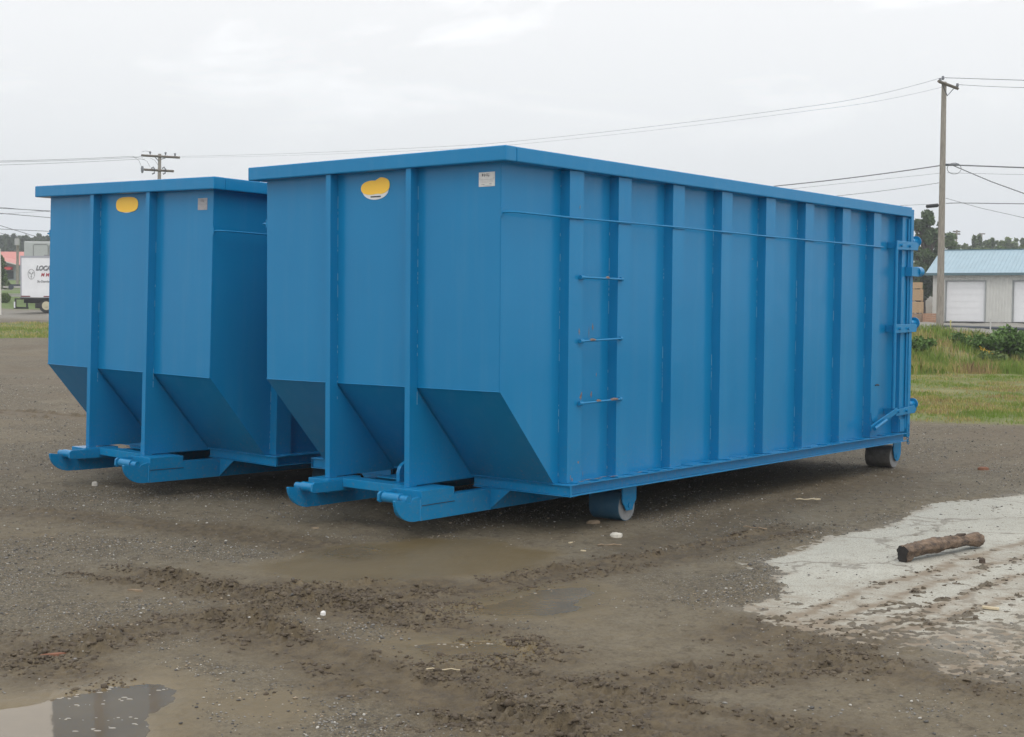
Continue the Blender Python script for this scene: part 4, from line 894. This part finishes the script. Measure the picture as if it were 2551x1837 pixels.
crate(2277, 721.5, 105, cw-.06, .55, 'low pale crate on top of the stack')
crate(2316, 808.5, 104, .95, .84, 'single reddish crate on the ground right of the stack', mt=mat('crate_red', (.36, .20, .12), .85, var=.25, vscale=6))
# low steel rail in front of the warehouse
root = empty('guard_rail', tuple(at(2322, 818, 64))); O3 = np.array(root.location); tag(root, 'long low dark steel guard rail in front of the warehouse doors', 'guard rail')
a, b = at(2322, 814, 64)-O3, at(2700, 826, 58)-O3
m = MB(); m.tube([a, b], .085, 4); m.build('beam', M_DKSTEEL, root)
for i in range(9):
    p = a+(b-a)*(i+.4)/9; m = MB(); m.box(p[0]-.05, p[0]+.05, p[1]-.05, p[1]+.05, p[2]-.35, p[2]-.03); m.build('post', M_DKSTEEL, root)
p = at(2467, 832, 52); m = MB(); m.tube([p, p+[0, 0, .56]], .025, 6); o = m.build('stake', mat('pale_stake', (.5, .5, .48), .7)); tag(o, 'thin pale stake standing in the weeds before the guard rail', 'stake')
p = at(2368, 812, 60); m = MB(); m.tube([p-[0, 0, .2], p+[0, 0, .18]], .03, 6); m.tube([p+[0, 0, .18], p+[0, 0, .24]], [.05, .03], 6); o = m.build('marker_post', mat('yellow_marker', (.5, .45, .2), .7)); tag(o, 'short yellowish marker post at the foot of the pole', 'post')
# far poles over the trees
def far_pole(u, vt, vb, D, label, arms):
    t_, b_ = at(u, vt, D), at(u-5, vb, D); root = empty('utility_pole', tuple(b_)); tag(root, label, 'utility pole', 'utility poles')
    m = MB(); m.tube([(0, 0, 0), t_-b_], [.2, .14], 8); m.build('pole', M_WOODP, root)
    for (ua, va, ub, vb2) in arms: m = MB(); m.tube([at(ua, va, D)-b_, at(ub, vb2, D)-b_], .11, 4); m.build('crossarm', M_DKWOOD, root)
far_pole(2384, 574, 640, 215, 'distant pole with double crossarm above the warehouse roof', [(2374, 577, 2392, 577.5), (2374, 582, 2392, 583.5)])
far_pole(2446, 582, 640, 260, 'more distant pole with single crossarm above the roof', [(2439, 582.5, 2454, 583)])

# ------------------------------------------------------------------ trees
def leafmat(name, c1, c2, tr=.0):
    m = mat(name, c1, .65, spec=.3, col2=c2, vscale=.8, detail=3)
    return m
LM = [leafmat('pine_green', (.045, .080, .030), (.085, .130, .045)), leafmat('dark_green', (.060, .105, .032), (.115, .165, .050)), leafmat('mid_green', (.090, .140, .040), (.150, .200, .060)), leafmat('bush_green', (.07, .14, .028), (.12, .21, .05))]
def leaves(pts, size, nrm_jit=1.):
    n = len(pts); a = rng.normal(0, 1, (n, 3)); a /= np.linalg.norm(a, axis=1)[:, None]; b = np.cross(a, rng.normal(0, 1, (n, 3))); b /= np.linalg.norm(b, axis=1)[:, None]
    s = size*rng.uniform(.5, 1.3, n)[:, None]; a = a*s; b = b*s*.6
    V = np.stack([pts-a, pts+b, pts+a, pts-b], 1).reshape(-1, 3); F = np.arange(4*n).reshape(-1, 4); return V, F
def tree(name, P, h, w, kind, label, mt, n=2600, ls=.2, group='background trees'):
    """kind: conifer / broad"""
    root = empty(name, (P[0], P[1], P[2])); tag(root, label, 'tree', group)
    m = MB(); K = 7; lean = rng.uniform(-.03, .03, 2)*h
    tr = [(lean[0]*(i/K)**2, lean[1]*(i/K)**2, -.3+h*.93*i/K) for i in range(K+1)]; m.tube(tr, [h*.022*(1-.88*i/K) for i in range(K+1)], 7)
    pts = []
    if kind == 'conifer':
        nb = 46
        for k in range(nb):
            t = .10+.88*(k/nb); a = k*2.4+random.uniform(-.4, .4); L = w*(1-t)**.75*random.uniform(.6, 1.15)+.05*w; z = h*t
            p0 = np.array([0, 0, z]); p1 = np.array([math.cos(a)*L, math.sin(a)*L, z-L*random.uniform(.05, .35)]); m.tube([p0, p1], [h*.004+.01, .01], 4, cap=False)
            q = int(n/nb*(.4+1.2*(1-t))); s = rng.uniform(.15, 1, q)**.8; c = p0+(p1-p0)*s[:, None]; c = c+rng.normal(0, 1, (q, 3))*np.array([L*.13+.05, L*.13+.05, L*.05+.06]); pts.append(c)
        q = n//30; pts.append(np.stack([rng.normal(0, .04*w, q), rng.normal(0, .04*w, q), h*rng.uniform(.9, 1.0, q)], -1))
    else:
        nb = 60
        for k in range(nb):
            el = random.uniform(-.75, 1.45); a = random.uniform(0, 6.28); rr = random.uniform(.35, 1.0)
            c0 = np.array([math.cos(a)*math.cos(el)*w*rr, math.sin(a)*math.cos(el)*w*rr, h*.54+math.sin(el)*h*.44*rr])
            m.tube([(0, 0, h*random.uniform(.2, .5)), c0*[.6, .6, .9], c0], [h*.008+.01, h*.005+.01, .01], 4, cap=False)
            q = n//nb; rad = w*random.uniform(.12, .30); v = rng.normal(0, 1, (q, 3)); v /= np.linalg.norm(v, axis=1)[:, None]; pts.append(c0+v*rad*rng.uniform(.3, 1.05, q)[:, None]*[1, 1, .75])
    m.build('trunk', M_BARK, root)
    V, F = leaves(np.concatenate(pts), ls); fastmesh('crown', V, F, mt, root)
    return root
def tree_px(name, u, vtop, D, wpx, kind, label, mt, n=2600, ls=.2, group='background trees'):
    p = at(u, vtop, D); g = zt(p[0], p[1], False); tree(name, (p[0], p[1], g), p[2]-g, wpx/FPX*D/2, kind, label, mt, n, ls, group)
tree_px('pine_tree', 2306, 516, 118, 118, 'broad', 'large dark pine rising just left of the tall utility pole', LM[0], 15000, .17)
tree_px('broadleaf_tree', 2338, 585, 122, 70, 'broad', 'lighter green tree crowding against the pole behind the pine', LM[1], 4500, .24)
tree_px('broadleaf_tree', 2290, 612, 113, 120, 'broad', 'low dark tree behind the crate stack', LM[0], 9000, .2)
rt = [(2366, 578, 150, 54, 'broad', 1), (2382, 600, 200, 40, 'broad', 2), (2408, 606, 210, 44, 'broad', 2), (2428, 590, 200, 26, 'conifer', 1), (2440, 588, 205, 26, 'conifer', 1), (2458, 592, 215, 44, 'broad', 1), (2472, 596, 200, 28, 'conifer', 1), (2494, 583, 225, 44, 'broad', 2), (2514, 580, 230, 50, 'broad', 2), (2535, 581, 230, 44, 'broad', 2), (2556, 588, 225, 40, 'broad', 1), (2584, 582, 225, 60, 'broad', 2), (2450, 612, 180, 70, 'broad', 2), (2500, 604, 185, 70, 'broad', 1), (2545, 606, 185, 70, 'broad', 2), (2398, 614, 180, 60, 'broad', 1)]
nm_ = ['first', 'second', 'third', 'fourth', 'fifth', 'sixth', 'seventh', 'eighth', 'ninth', 'tenth', 'eleventh', 'twelfth', 'thirteenth', 'fourteenth', 'fifteenth', 'sixteenth']
order = sorted(range(len(rt)), key=lambda i: rt[i][0])
for k, i in enumerate(order):
    u, v, D, w, kd, mi_ = rt[i]
    tree_px('conifer_tree' if kd == 'conifer' else 'broadleaf_tree', u, v, D, w, kd, '%s far tree from the left above the warehouse roof, %s' % (nm_[k], 'pointed' if kd == 'conifer' else 'rounded'), LM[mi_], 2600, .42, 'trees beyond the warehouse')
lt = [(-14, 590, 290), (4, 588, 285), (14, 585, 295), (24, 592, 288), (34, 584, 290), (47, 589, 300), (58, 590, 285), (66, 588, 290), (77, 594, 300), (88, 592, 280), (97, 585, 290), (108, 592, 285), (118, 589, 295), (130, 592, 290), (145, 595, 290)]
for k, (u, v, D) in enumerate(lt):
    tree_px('conifer_tree', u, v+2, D, random.uniform(20, 28), 'conifer', '%s dark conifer from the left in the row behind the red-roofed building' % nm_[k], LM[0], 1800, .62, 'conifers behind the red-roofed building')
o = None

def woods():
    pts = []; tr = MB()
    for i in range(230):
        th = -.62+1.3*i/230+random.uniform(-.003, .003)
        if th < -.415 or -.315 < th < .275 or th > .40:
            d = random.uniform(255, 300); x, y = ds(d, th*d); g = zt(x, y, False); h = random.uniform(9, 13); w = random.uniform(2.2, 3.6)
            q = 330; v = rng.normal(0, 1, (q, 3)); v /= np.linalg.norm(v, axis=1)[:, None]; t = rng.uniform(.12, 1, q); r = w*(1-t)**.6*rng.uniform(.3, 1.05, q)
            pts.append(np.stack([x+v[:, 0]*r, y+v[:, 1]*r, g+h*t], -1))
    V, F = leaves(np.concatenate(pts), .75); o = fastmesh('distant_woods', V, F, LM[0]); tag(o, 'far-off dark woods along the horizon behind the containers', 'woods', kind='stuff')
woods()

# grass and weeds, right side and bank
def blades(name, label, n, dr, tr_, hmin, hmax, wd, mats, clump=.6, dens=None):
    d = rng.uniform(dr[0]**.5, dr[1]**.5, n)**2; s = rng.uniform(tr_[0], tr_[1], n)*d
    x = CAM[0]+FH[0]*d+RH[0]*s; y = CAM[1]+FH[1]*d+RH[1]*s
    nn = fbm(x, y, clump, 3, 201); kp = rng.uniform(0, 1, n) < np.clip((nn-.25)*2.2, .1, 1)
    if dens is not None: kp &= rng.uniform(0, 1, n) < dens(x, y, d, s)
    x, y = x[kp], y[kp]; nn = nn[kp]; z = terrain(x, y, False)[0]; m = len(x)
    h = rng.uniform(hmin, hmax, m)*(.5+nn); a = rng.uniform(0, 6.28, m); w = wd*rng.uniform(.6, 1.4, m); lean = rng.uniform(0, .5, m)*h; b = rng.uniform(0, 6.28, m)
    P = np.stack([x, y, z-.01], -1); W2 = np.stack([np.cos(a)*w, np.sin(a)*w, 0*w], -1); M1 = P+np.stack([np.cos(b)*lean*.3, np.sin(b)*lean*.3, h*.6], -1); T = P+np.stack([np.cos(b)*lean, np.sin(b)*lean, h], -1)
    V = np.stack([P-W2, P+W2, M1+W2*.7, T, M1-W2*.7], 1).reshape(-1, 3); F = np.arange(5*m).reshape(-1, 5)
    tone = fbm(x, y, .9, 3, 305)+rng.normal(0, .09, m); mi = np.digitize(tone, [.48, .60, .70][:len(mats)-1])
    o = fastmesh(name, V, F, mats, mi=mi); tag(o, label, 'grass', kind='stuff')
GM = [mat('grass_green', (.175, .26, .045), .7, spec=.2), mat('grass_olive', (.28, .29, .075), .7, spec=.2), mat('grass_straw', (.44, .37, .15), .8, spec=.2), mat('grass_brown', (.31, .23, .11), .8, spec=.2)]
edge = lambda x, y, d, s: np.clip((d-19.3+(fbm(x, y, 1.4, 4, 101)-.5)*1.6)*1.5, 0, 1)
blades('grass', 'dry green and straw coloured grass right of the yard', 190000, (18.6, 38), (.05, .65), .025, .075, .006, GM, dens=edge)
blades('weeds', 'tall green and dry weeds covering the low bank', 130000, (35, 47), (-.12, .6), .10, .34, .010, GM, clump=1.2)
blades('grass', 'short grass strip beyond the yard on the left', 30000, (49.5, 66), (-.46, -.25), .05, .14, .012, GM[:3])
def bush(u, v, D, w, h, label, n=1800, ls=.07, mt=LM[3]):
    p = at(u, v, D); g = zt(p[0], p[1], False); root = empty('bush', (p[0], p[1], g)); tag(root, label, 'bush', 'bushes on the bank')
    m = MB(); pts = []
    for k in range(16):
        a = random.uniform(0, 6.28); r = w*random.uniform(.1, .85); c = np.array([math.cos(a)*r, math.sin(a)*r, h*random.uniform(.25, .85)*(1.1-.45*r/w)]); m.tube([(c[0]*.15, c[1]*.15, -.1), c*[.6, .6, .6], c], [.02, .014, .006], 5)
        q = n//16; vv = rng.normal(0, 1, (q, 3)); vv /= np.linalg.norm(vv, axis=1)[:, None]; pts.append(c+vv*rng.uniform(.2, 1, q)[:, None]*w*.36*[1, 1, .8])
    m.build('stems', M_BARK, root); V, F = leaves(np.concatenate(pts), ls); fastmesh('foliage', V, F, mt, root)
bush(2500, 870, 42, 1.0, 1.05, 'large dense green bush on the bank at the right edge', 5200, .06)
bush(2548, 880, 42, .8, .95, 'green bush cut by the right edge of the picture', 3000, .06)
bush(2286, 868, 40, .5, .55, 'small green bush beside the rear of the front container', 1800, .05)
bush(2470, 905, 40, .45, .45, 'low bush at the foot of the large bush', 1200, .05, LM[2])
bush(2385, 875, 43, .40, .50, 'low loose green bush in the middle of the bank', 900, .05)
def flowers():
    V = []; pts = []
    for (u0, v0, u1, v1, D, n) in ((2440, 866, 2478, 884, 40, 70), (2360, 826, 2430, 832, 48, 16), (2385, 840, 2402, 852, 44, 14)):
        for i in range(n):
            t = random.random(); p = at(u0+(u1-u0)*t+random.uniform(-3, 3), v0+(v1-v0)*t+random.uniform(-3, 3), D); pts.append(p)
    pts = np.array(pts); V, F = leaves(pts, .032); o = fastmesh('wildflowers', V, F, mat('yellow_flower', (.62, .42, .05), .7)); tag(o, 'yellow wildflowers dotted over the weedy bank', 'flowers', kind='stuff')
flowers()

# ------------------------------------------------------------------ truck and trailer on the left
def text_mesh(txt, size, m_, parent, loc, shear=0, outline=False, sx=1.):
    cu = bpy.data.curves.new('t', 'FONT'); cu.body = txt; cu.size = size; cu.shear = shear; cu.extrude = .004; cu.offset = .003
    if outline: cu.fill_mode = 'NONE'; cu.bevel_depth = .016; cu.extrude = 0
    to = bpy.data.objects.new('t', cu); COL.objects.link(to); dg = bpy.context.evaluated_depsgraph_get()
    me = bpy.data.meshes.new_from_object(to.evaluated_get(dg)); COL.objects.unlink(to); bpy.data.objects.remove(to)
    me.materials.clear(); me.materials.append(m_); o = bpy.data.objects.new('lettering', me); COL.objects.link(o); o.parent = parent
    o.location = loc; o.rotation_euler = (math.pi/2, 0, 0); o.scale = (sx, 1, 1); return o
def truck():
    D = 80.; P = at(51.5, 741.5, D); ang = math.radians(2); ax = RH*math.cos(ang)+FH*math.sin(ang); ay = -RH*math.sin(ang)+FH*math.cos(ang)
    zg = zt(P[0]+ax[0]*2, P[1]+ax[1]*2, False); root = empty('box_truck'); root.matrix_world = frame_at((P[0], P[1], zg), ax, ay)
    tag(root, 'white box truck with black lettering parked left of the containers', 'truck')
    z0 = P[2]-zg; H = 2.40; Ln = 6.2; W = 2.4
    M_BX = mat('truck_white', (.80, .81, .84), .45, var=.05, vscale=2); M_CH = mat('chassis', (.03, .03, .032), .7); M_TY = mat('tyre', (.025, .025, .026), .85); M_RIM = mat('rim_cream', (.55, .50, .36), .5)
    m = MB(); m.box(0, Ln, 0, W, z0, z0+H); bd = m.build('box_body', M_BX, root, .02)
    m = MB(); m.box(-.012, Ln+.01, -.012, W+.012, z0+H-.10, z0+H+.015); m.box(-.012, .06, -.012, W+.01, z0, z0+H-.102); m.build('corner_trim', mat('trim', (.36, .37, .42), .5), bd)
    m = MB()
    for x0, w_ in ((.0, .55), (1.3, .35)): m.box(x0+.02, x0+w_, -.018, -.004, z0+.04, z0+.10)
    m.build('marker_strip', mat('maroon', (.16, .02, .03), .5), bd)
    m = MB(); m.box(.02, Ln+1.8, .5, .66, z0-.32, z0-.06); m.box(.02, Ln+1.8, W-.66, W-.5, z0-.32, z0-.06)
    for x in np.arange(.1, Ln, .6): m.box(x, x+.08, .05, W-.05, z0-.06, z0-.002)
    m.box(-.02, Ln, 0, .05, z0-.10, z0-.001); m.build('chassis', M_CH, root)
    m = MB(); m.box(.75, 2.3, .25, W-.25, z0-.62, z0-.33); m.build('axle_housing', M_CH, root)
    m = MB(); m.box(-.38, -.30, .1, .18, z0-.62, z0-.05); m.box(-.38, -.30, W-.2, W-.1, z0-.62, z0-.05); m.box(-.40, -.30, .0, W, z0-.66, z0-.55); m.box(-.38, .1, .1, .18, z0-.12, z0-.05); m.build('rear_bumper', M_CH, root)
    m = MB(); m.box(-.385, -.31, -.02, -.002, z0-.6, z0-.25); m.build('reflector', M_BX, root)
    for x in (1.45, 7.2):
        for y in (.05, W-.30):
            m = MB(); r = .42; m.cyl((x, y, r), (x, y+.26, r), r, 28); w = m.build('wheel', M_TY, root, .03)
            m = MB(); m.cyl((x, y-.012, r), (x, y+.0, r), .25, 24); m.cyl((x, y-.06, r), (x, y-.012, r), .09, 14); m.build('rim', M_RIM, w)
    m = MB(); m.box(Ln+.15, Ln+2.0, .1, W-.1, .55, 2.4); cb = m.build('cab', M_BX, root, .15)
    m = MB(); m.box(Ln+.9, Ln+1.6, .085, .099, 1.5, 2.15); m.build('window', M_CH, cb)
    m = MB(); m.box(1.2, 2.4, .5, 1.9, z0+H+.016, z0+H+.10); m.box(1.55, 3.2, .3, .5, z0+H+.02, z0+H+.17); m.build('roof_rack', mat('rack', (.25, .25, .26), .6), bd)
    text_mesh('LOCA', .38, M_INK2, bd, (.88, -.006, z0+1.58), shear=.3, outline=True, sx=.80)
    text_mesh('M M', .30, mat('red_letter', (.42, .03, .05), .5), bd, (1.16, -.008, z0+1.22), shear=.25, sx=.85)
    text_mesh('St-Damien', .185, M_INK2, bd, (.95, -.008, z0+.88), shear=.1, sx=1.0)
    m = MB(); cx, cz = .62, z0+1.35
    m.tube([(cx+.19*math.cos(q), -.008, cz+.29*math.sin(q)) for q in np.linspace(0, 2*math.pi, 19)], .011, 5)
    for a0 in (0, 2.09, 4.19): m.tube([(cx, -.008, cz), (cx+.17*math.cos(a0+.5), -.008, cz+.26*math.sin(a0+.5))], .012, 5); m.tube([(cx+.1*math.cos(a0+k), -.008, cz+.15*math.sin(a0+k)) for k in (0, .5, 1.0)], .010, 5)
    m.build('emblem', M_INK2, bd)
truck()
def trailer():
    D = 97.; P = at(59, 640, D); ax = RH; ay = FH; zg = zt(P[0]+ax[0]*2, P[1]+ax[1]*2, False); root = empty('semi_trailer'); root.matrix_world = frame_at((P[0], P[1], zg), ax, ay)
    tag(root, 'tall pale grey trailer showing above the white box truck', 'trailer'); top = at(59, 601.5, D)[2]-zg
    M_ = mat('trailer_grey', (.42, .44, .44), .5, var=.05); m = MB(); m.box(0, 9, 0, 2.5, 1.1, top); b = m.build('box_body', M_, root, .08)
    m = MB(); M_O = mat('seam', (.14, .15, .15), .6)
    for x0, x1, zz0 in ((.68, 1.72, top-.95), (1.80, 3.0, top-.95)):
        m.tube([(x0, -.01, zz0-.3), (x0, -.01, top-.32), (x0+.08, -.01, top-.22), (x1-.08, -.01, top-.22), (x1, -.01, top-.32), (x1, -.01, zz0-.3)], .02, 4)
    m.build('panel_frame', M_O, b)
    m = MB(); m.box(.2, 8.5, .6, 1.9, .7, 1.09); m.build('chassis', M_DKSTEEL, root)
    for x in (1.2, 2.4, 8.0):
        m = MB(); m.cyl((x, 0, .5), (x, .4, .5), .5, 20); m.build('wheel', M_DKSTEEL, root)
trailer()
def redbuilding():
    D = 150.; P = at(50, 697, D); ax = RH; ay = FH; root = empty('red_roofed_building'); root.matrix_world = frame_at(P, ax, ay)
    tag(root, 'grey building with red metal roof and red awning at the far left', 'building')
    def X(u): return (u-50)/FPX*D
    def Z(v): return (697-v)/FPX*D
    M_G = mat('grey_wall', (.24, .27, .28), .7, var=.05); M_RR = mat('red_roof', (.50, .16, .13), .5, var=.08); M_F = mat('fascia', (.6, .6, .58), .6)
    m = MB(); m.prism([(X(-120), -2), (X(49), -2), (X(49), Z(661)), (X(-35), Z(640)), (X(-120), Z(661))], 'y', 0, 14)
    m.build('wall', M_G, root)
    m = MB(); y0 = -.6
    for sgn, (xa, xb) in ((1, (X(-35), X(51))), (-1, (X(-35), X(-122)))):
        za, zb2 = Z(638), Z(660.5); m.add([(xa, y0, za), (xb, y0, zb2), (xb, 15, zb2), (xa, 15, za), (xa, y0, za-.05), (xb, y0, zb2-.05), (xb, 15, zb2-.05), (xa, 15, za-.05)], [(0, 1, 2, 3), (7, 6, 5, 4), (0, 4, 5, 1), (1, 5, 6, 2), (2, 6, 7, 3)])
    # main roof plane of the taller rear wing, facing the yard
    m.add([(X(-130), 4, Z(660)), (X(66), 4, Z(660)), (X(66), 11, Z(618)), (X(-130), 11, Z(618)), (X(66), 18, Z(660)), (X(-130), 18, Z(660))], [(0, 1, 2, 3), (3, 2, 4, 5), (1, 4, 2), (0, 3, 5)])
    m.build('roof', M_RR, root)
    m = MB(); m.box(X(-128), X(64), 4.3, 17.5, -2, Z(660.5)); m.build('rear_wing', M_G, root)
    m = MB(); m.add([(X(-35), y0-.03, Z(638)), (X(51), y0-.03, Z(660.5)), (X(51), y0-.03, Z(663)), (X(-35), y0-.03, Z(641)), (X(-35), y0-.01, Z(638)), (X(51), y0-.01, Z(660.5)), (X(51), y0-.01, Z(663)), (X(-35), y0-.01, Z(641))], [(0, 1, 2, 3), (4, 7, 6, 5), (0, 4, 5, 1), (3, 2, 6, 7)]); m.build('fascia', M_F, root)
    m = MB(); m.prism([(-.9, Z(673)), (0, Z(665)), (0, Z(673))], 'x', X(10), X(32)); m.build('awning', mat('red_awning', (.55, .06, .06), .6), root)
    m = MB(); m.box(X(5), X(34), -.06, -.01, Z(695), Z(676)); m.build('door_opening', mat('dark_opening', (.03, .035, .04), .5), root)
redbuilding()
# things around it
P = at(43, 700, 128); P[2] = zt(P[0], P[1], False)-.2; T = at(44, 592, 128)
root = empty('utility_pole', tuple(P)); tag(root, 'grey utility pole with transformer in front of the red-roofed building', 'utility pole', 'utility poles')
m = MB(); m.tube([(0, 0, 0), T-P], [.15, .11], 9); m.build('pole', M_WOODP, root)
m = MB(); q = at(42.5, 603, 127.6)-P; m.tube([q-[0, 0, .3], q+[0, 0, .3]], .22, 12); m.build('transformer', mat('transformer_grey', (.4, .4, .4), .5), root)
m = MB(); m.tube([at(37, 598, 128)-P, at(50, 598, 128)-P], .07, 4); m.build('crossarm', M_DKWOOD, root)
p = at(1.2, 735, 78); p[2] = zt(p[0], p[1], False); t_ = at(1.2, 665, 78); m = MB(); m.tube([p, [p[0], p[1], t_[2]]], .045, 8); m.tube([[p[0], p[1], t_[2]], [p[0], p[1], at(0, 620, 78)[2]]], [.04, .03], 8)
tag(m.build('white_post', mat('post_white', (.62, .62, .58), .6)), 'slim white post at the very left edge of the picture', 'post')
tree_px('small_tree', 3, 640, 120, 34, 'conifer', 'small dark conifer before the red-roofed building at the left edge', LM[1], 900, .2)
def round_shrub():
    p = at(11, 727, 98); g = zt(p[0], p[1], False); root = empty('shrub', (p[0], p[1], g)); tag(root, 'clipped round shrub on the lawn left of the truck', 'shrub')
    v = rng.normal(0, 1, (1500, 3)); v /= np.linalg.norm(v, axis=1)[:, None]; pts = v*rng.uniform(.75, 1.0, 1500)[:, None]*[.42, .42, .36]+[0, 0, .36]; V, F = leaves(pts, .07); fastmesh('foliage', V, F, LM[2], root)
    m = MB(); m.tube([(0, 0, -.1), (0, 0, .4)], .04, 6); m.build('trunk', M_BARK, root)
round_shrub()
def utility_trailer():
    p = at(28, 714, 116); g = zt(p[0], p[1], False); root = empty('flat_trailer', (p[0], p[1], g)); root.rotation_euler = (0, 0, YAW-math.pi/2); tag(root, 'low pale flat trailer parked on the road beyond the lawn', 'trailer')
    M_ = mat('pale_deck', (.42, .41, .38), .7); m = MB(); m.box(-.7, .75, 0, 1.5, .18, .34); m.build('deck', M_, root, .01)
    m = MB(); m.cyl((0, -.06, .26), (0, -.01, .26), .22, 16); m.build('wheel', M_DKSTEEL, root); m = MB(); m.box(-.2, .5, .3, 1, .341, .5); m.build('load', M_DKSTEEL, root)
utility_trailer()
p = at(36, 727, 104); g = zt(p[0], p[1], False); m = MB(); m.box(-.7, 1.6, -.15, .15, -.2, .20); m.box(-.72, 1.62, -.17, .17, .201, .25); o = m.build('low_wall', mat('low_wall', (.4, .39, .36), .8, var=.1)); o.location = (p[0], p[1], g); o.rotation_euler = (0, 0, YAW-math.pi/2); tag(o, 'low pale concrete wall at the edge of the lawn behind the truck', 'wall')

# ------------------------------------------------------------------ haze
m = MB(); m.box(-700, 720, -700, 720, -4.5, 60)
hm = bpy.data.materials.new('haze'); hm.use_nodes = True; ht = hm.node_tree; ht.nodes.clear(); ho = N(ht, 'ShaderNodeOutputMaterial'); hv = N(ht, 'ShaderNodeVolumePrincipled')
hv.inputs['Density'].default_value = .0010; hv.inputs['Color'].default_value = (.86, .90, .95, 1); ht.links.new(hv.outputs[0], ho.inputs['Volume'])
tag(m.build('haze', hm), 'pale haze hanging over the yard and the far trees', 'haze', kind='stuff')
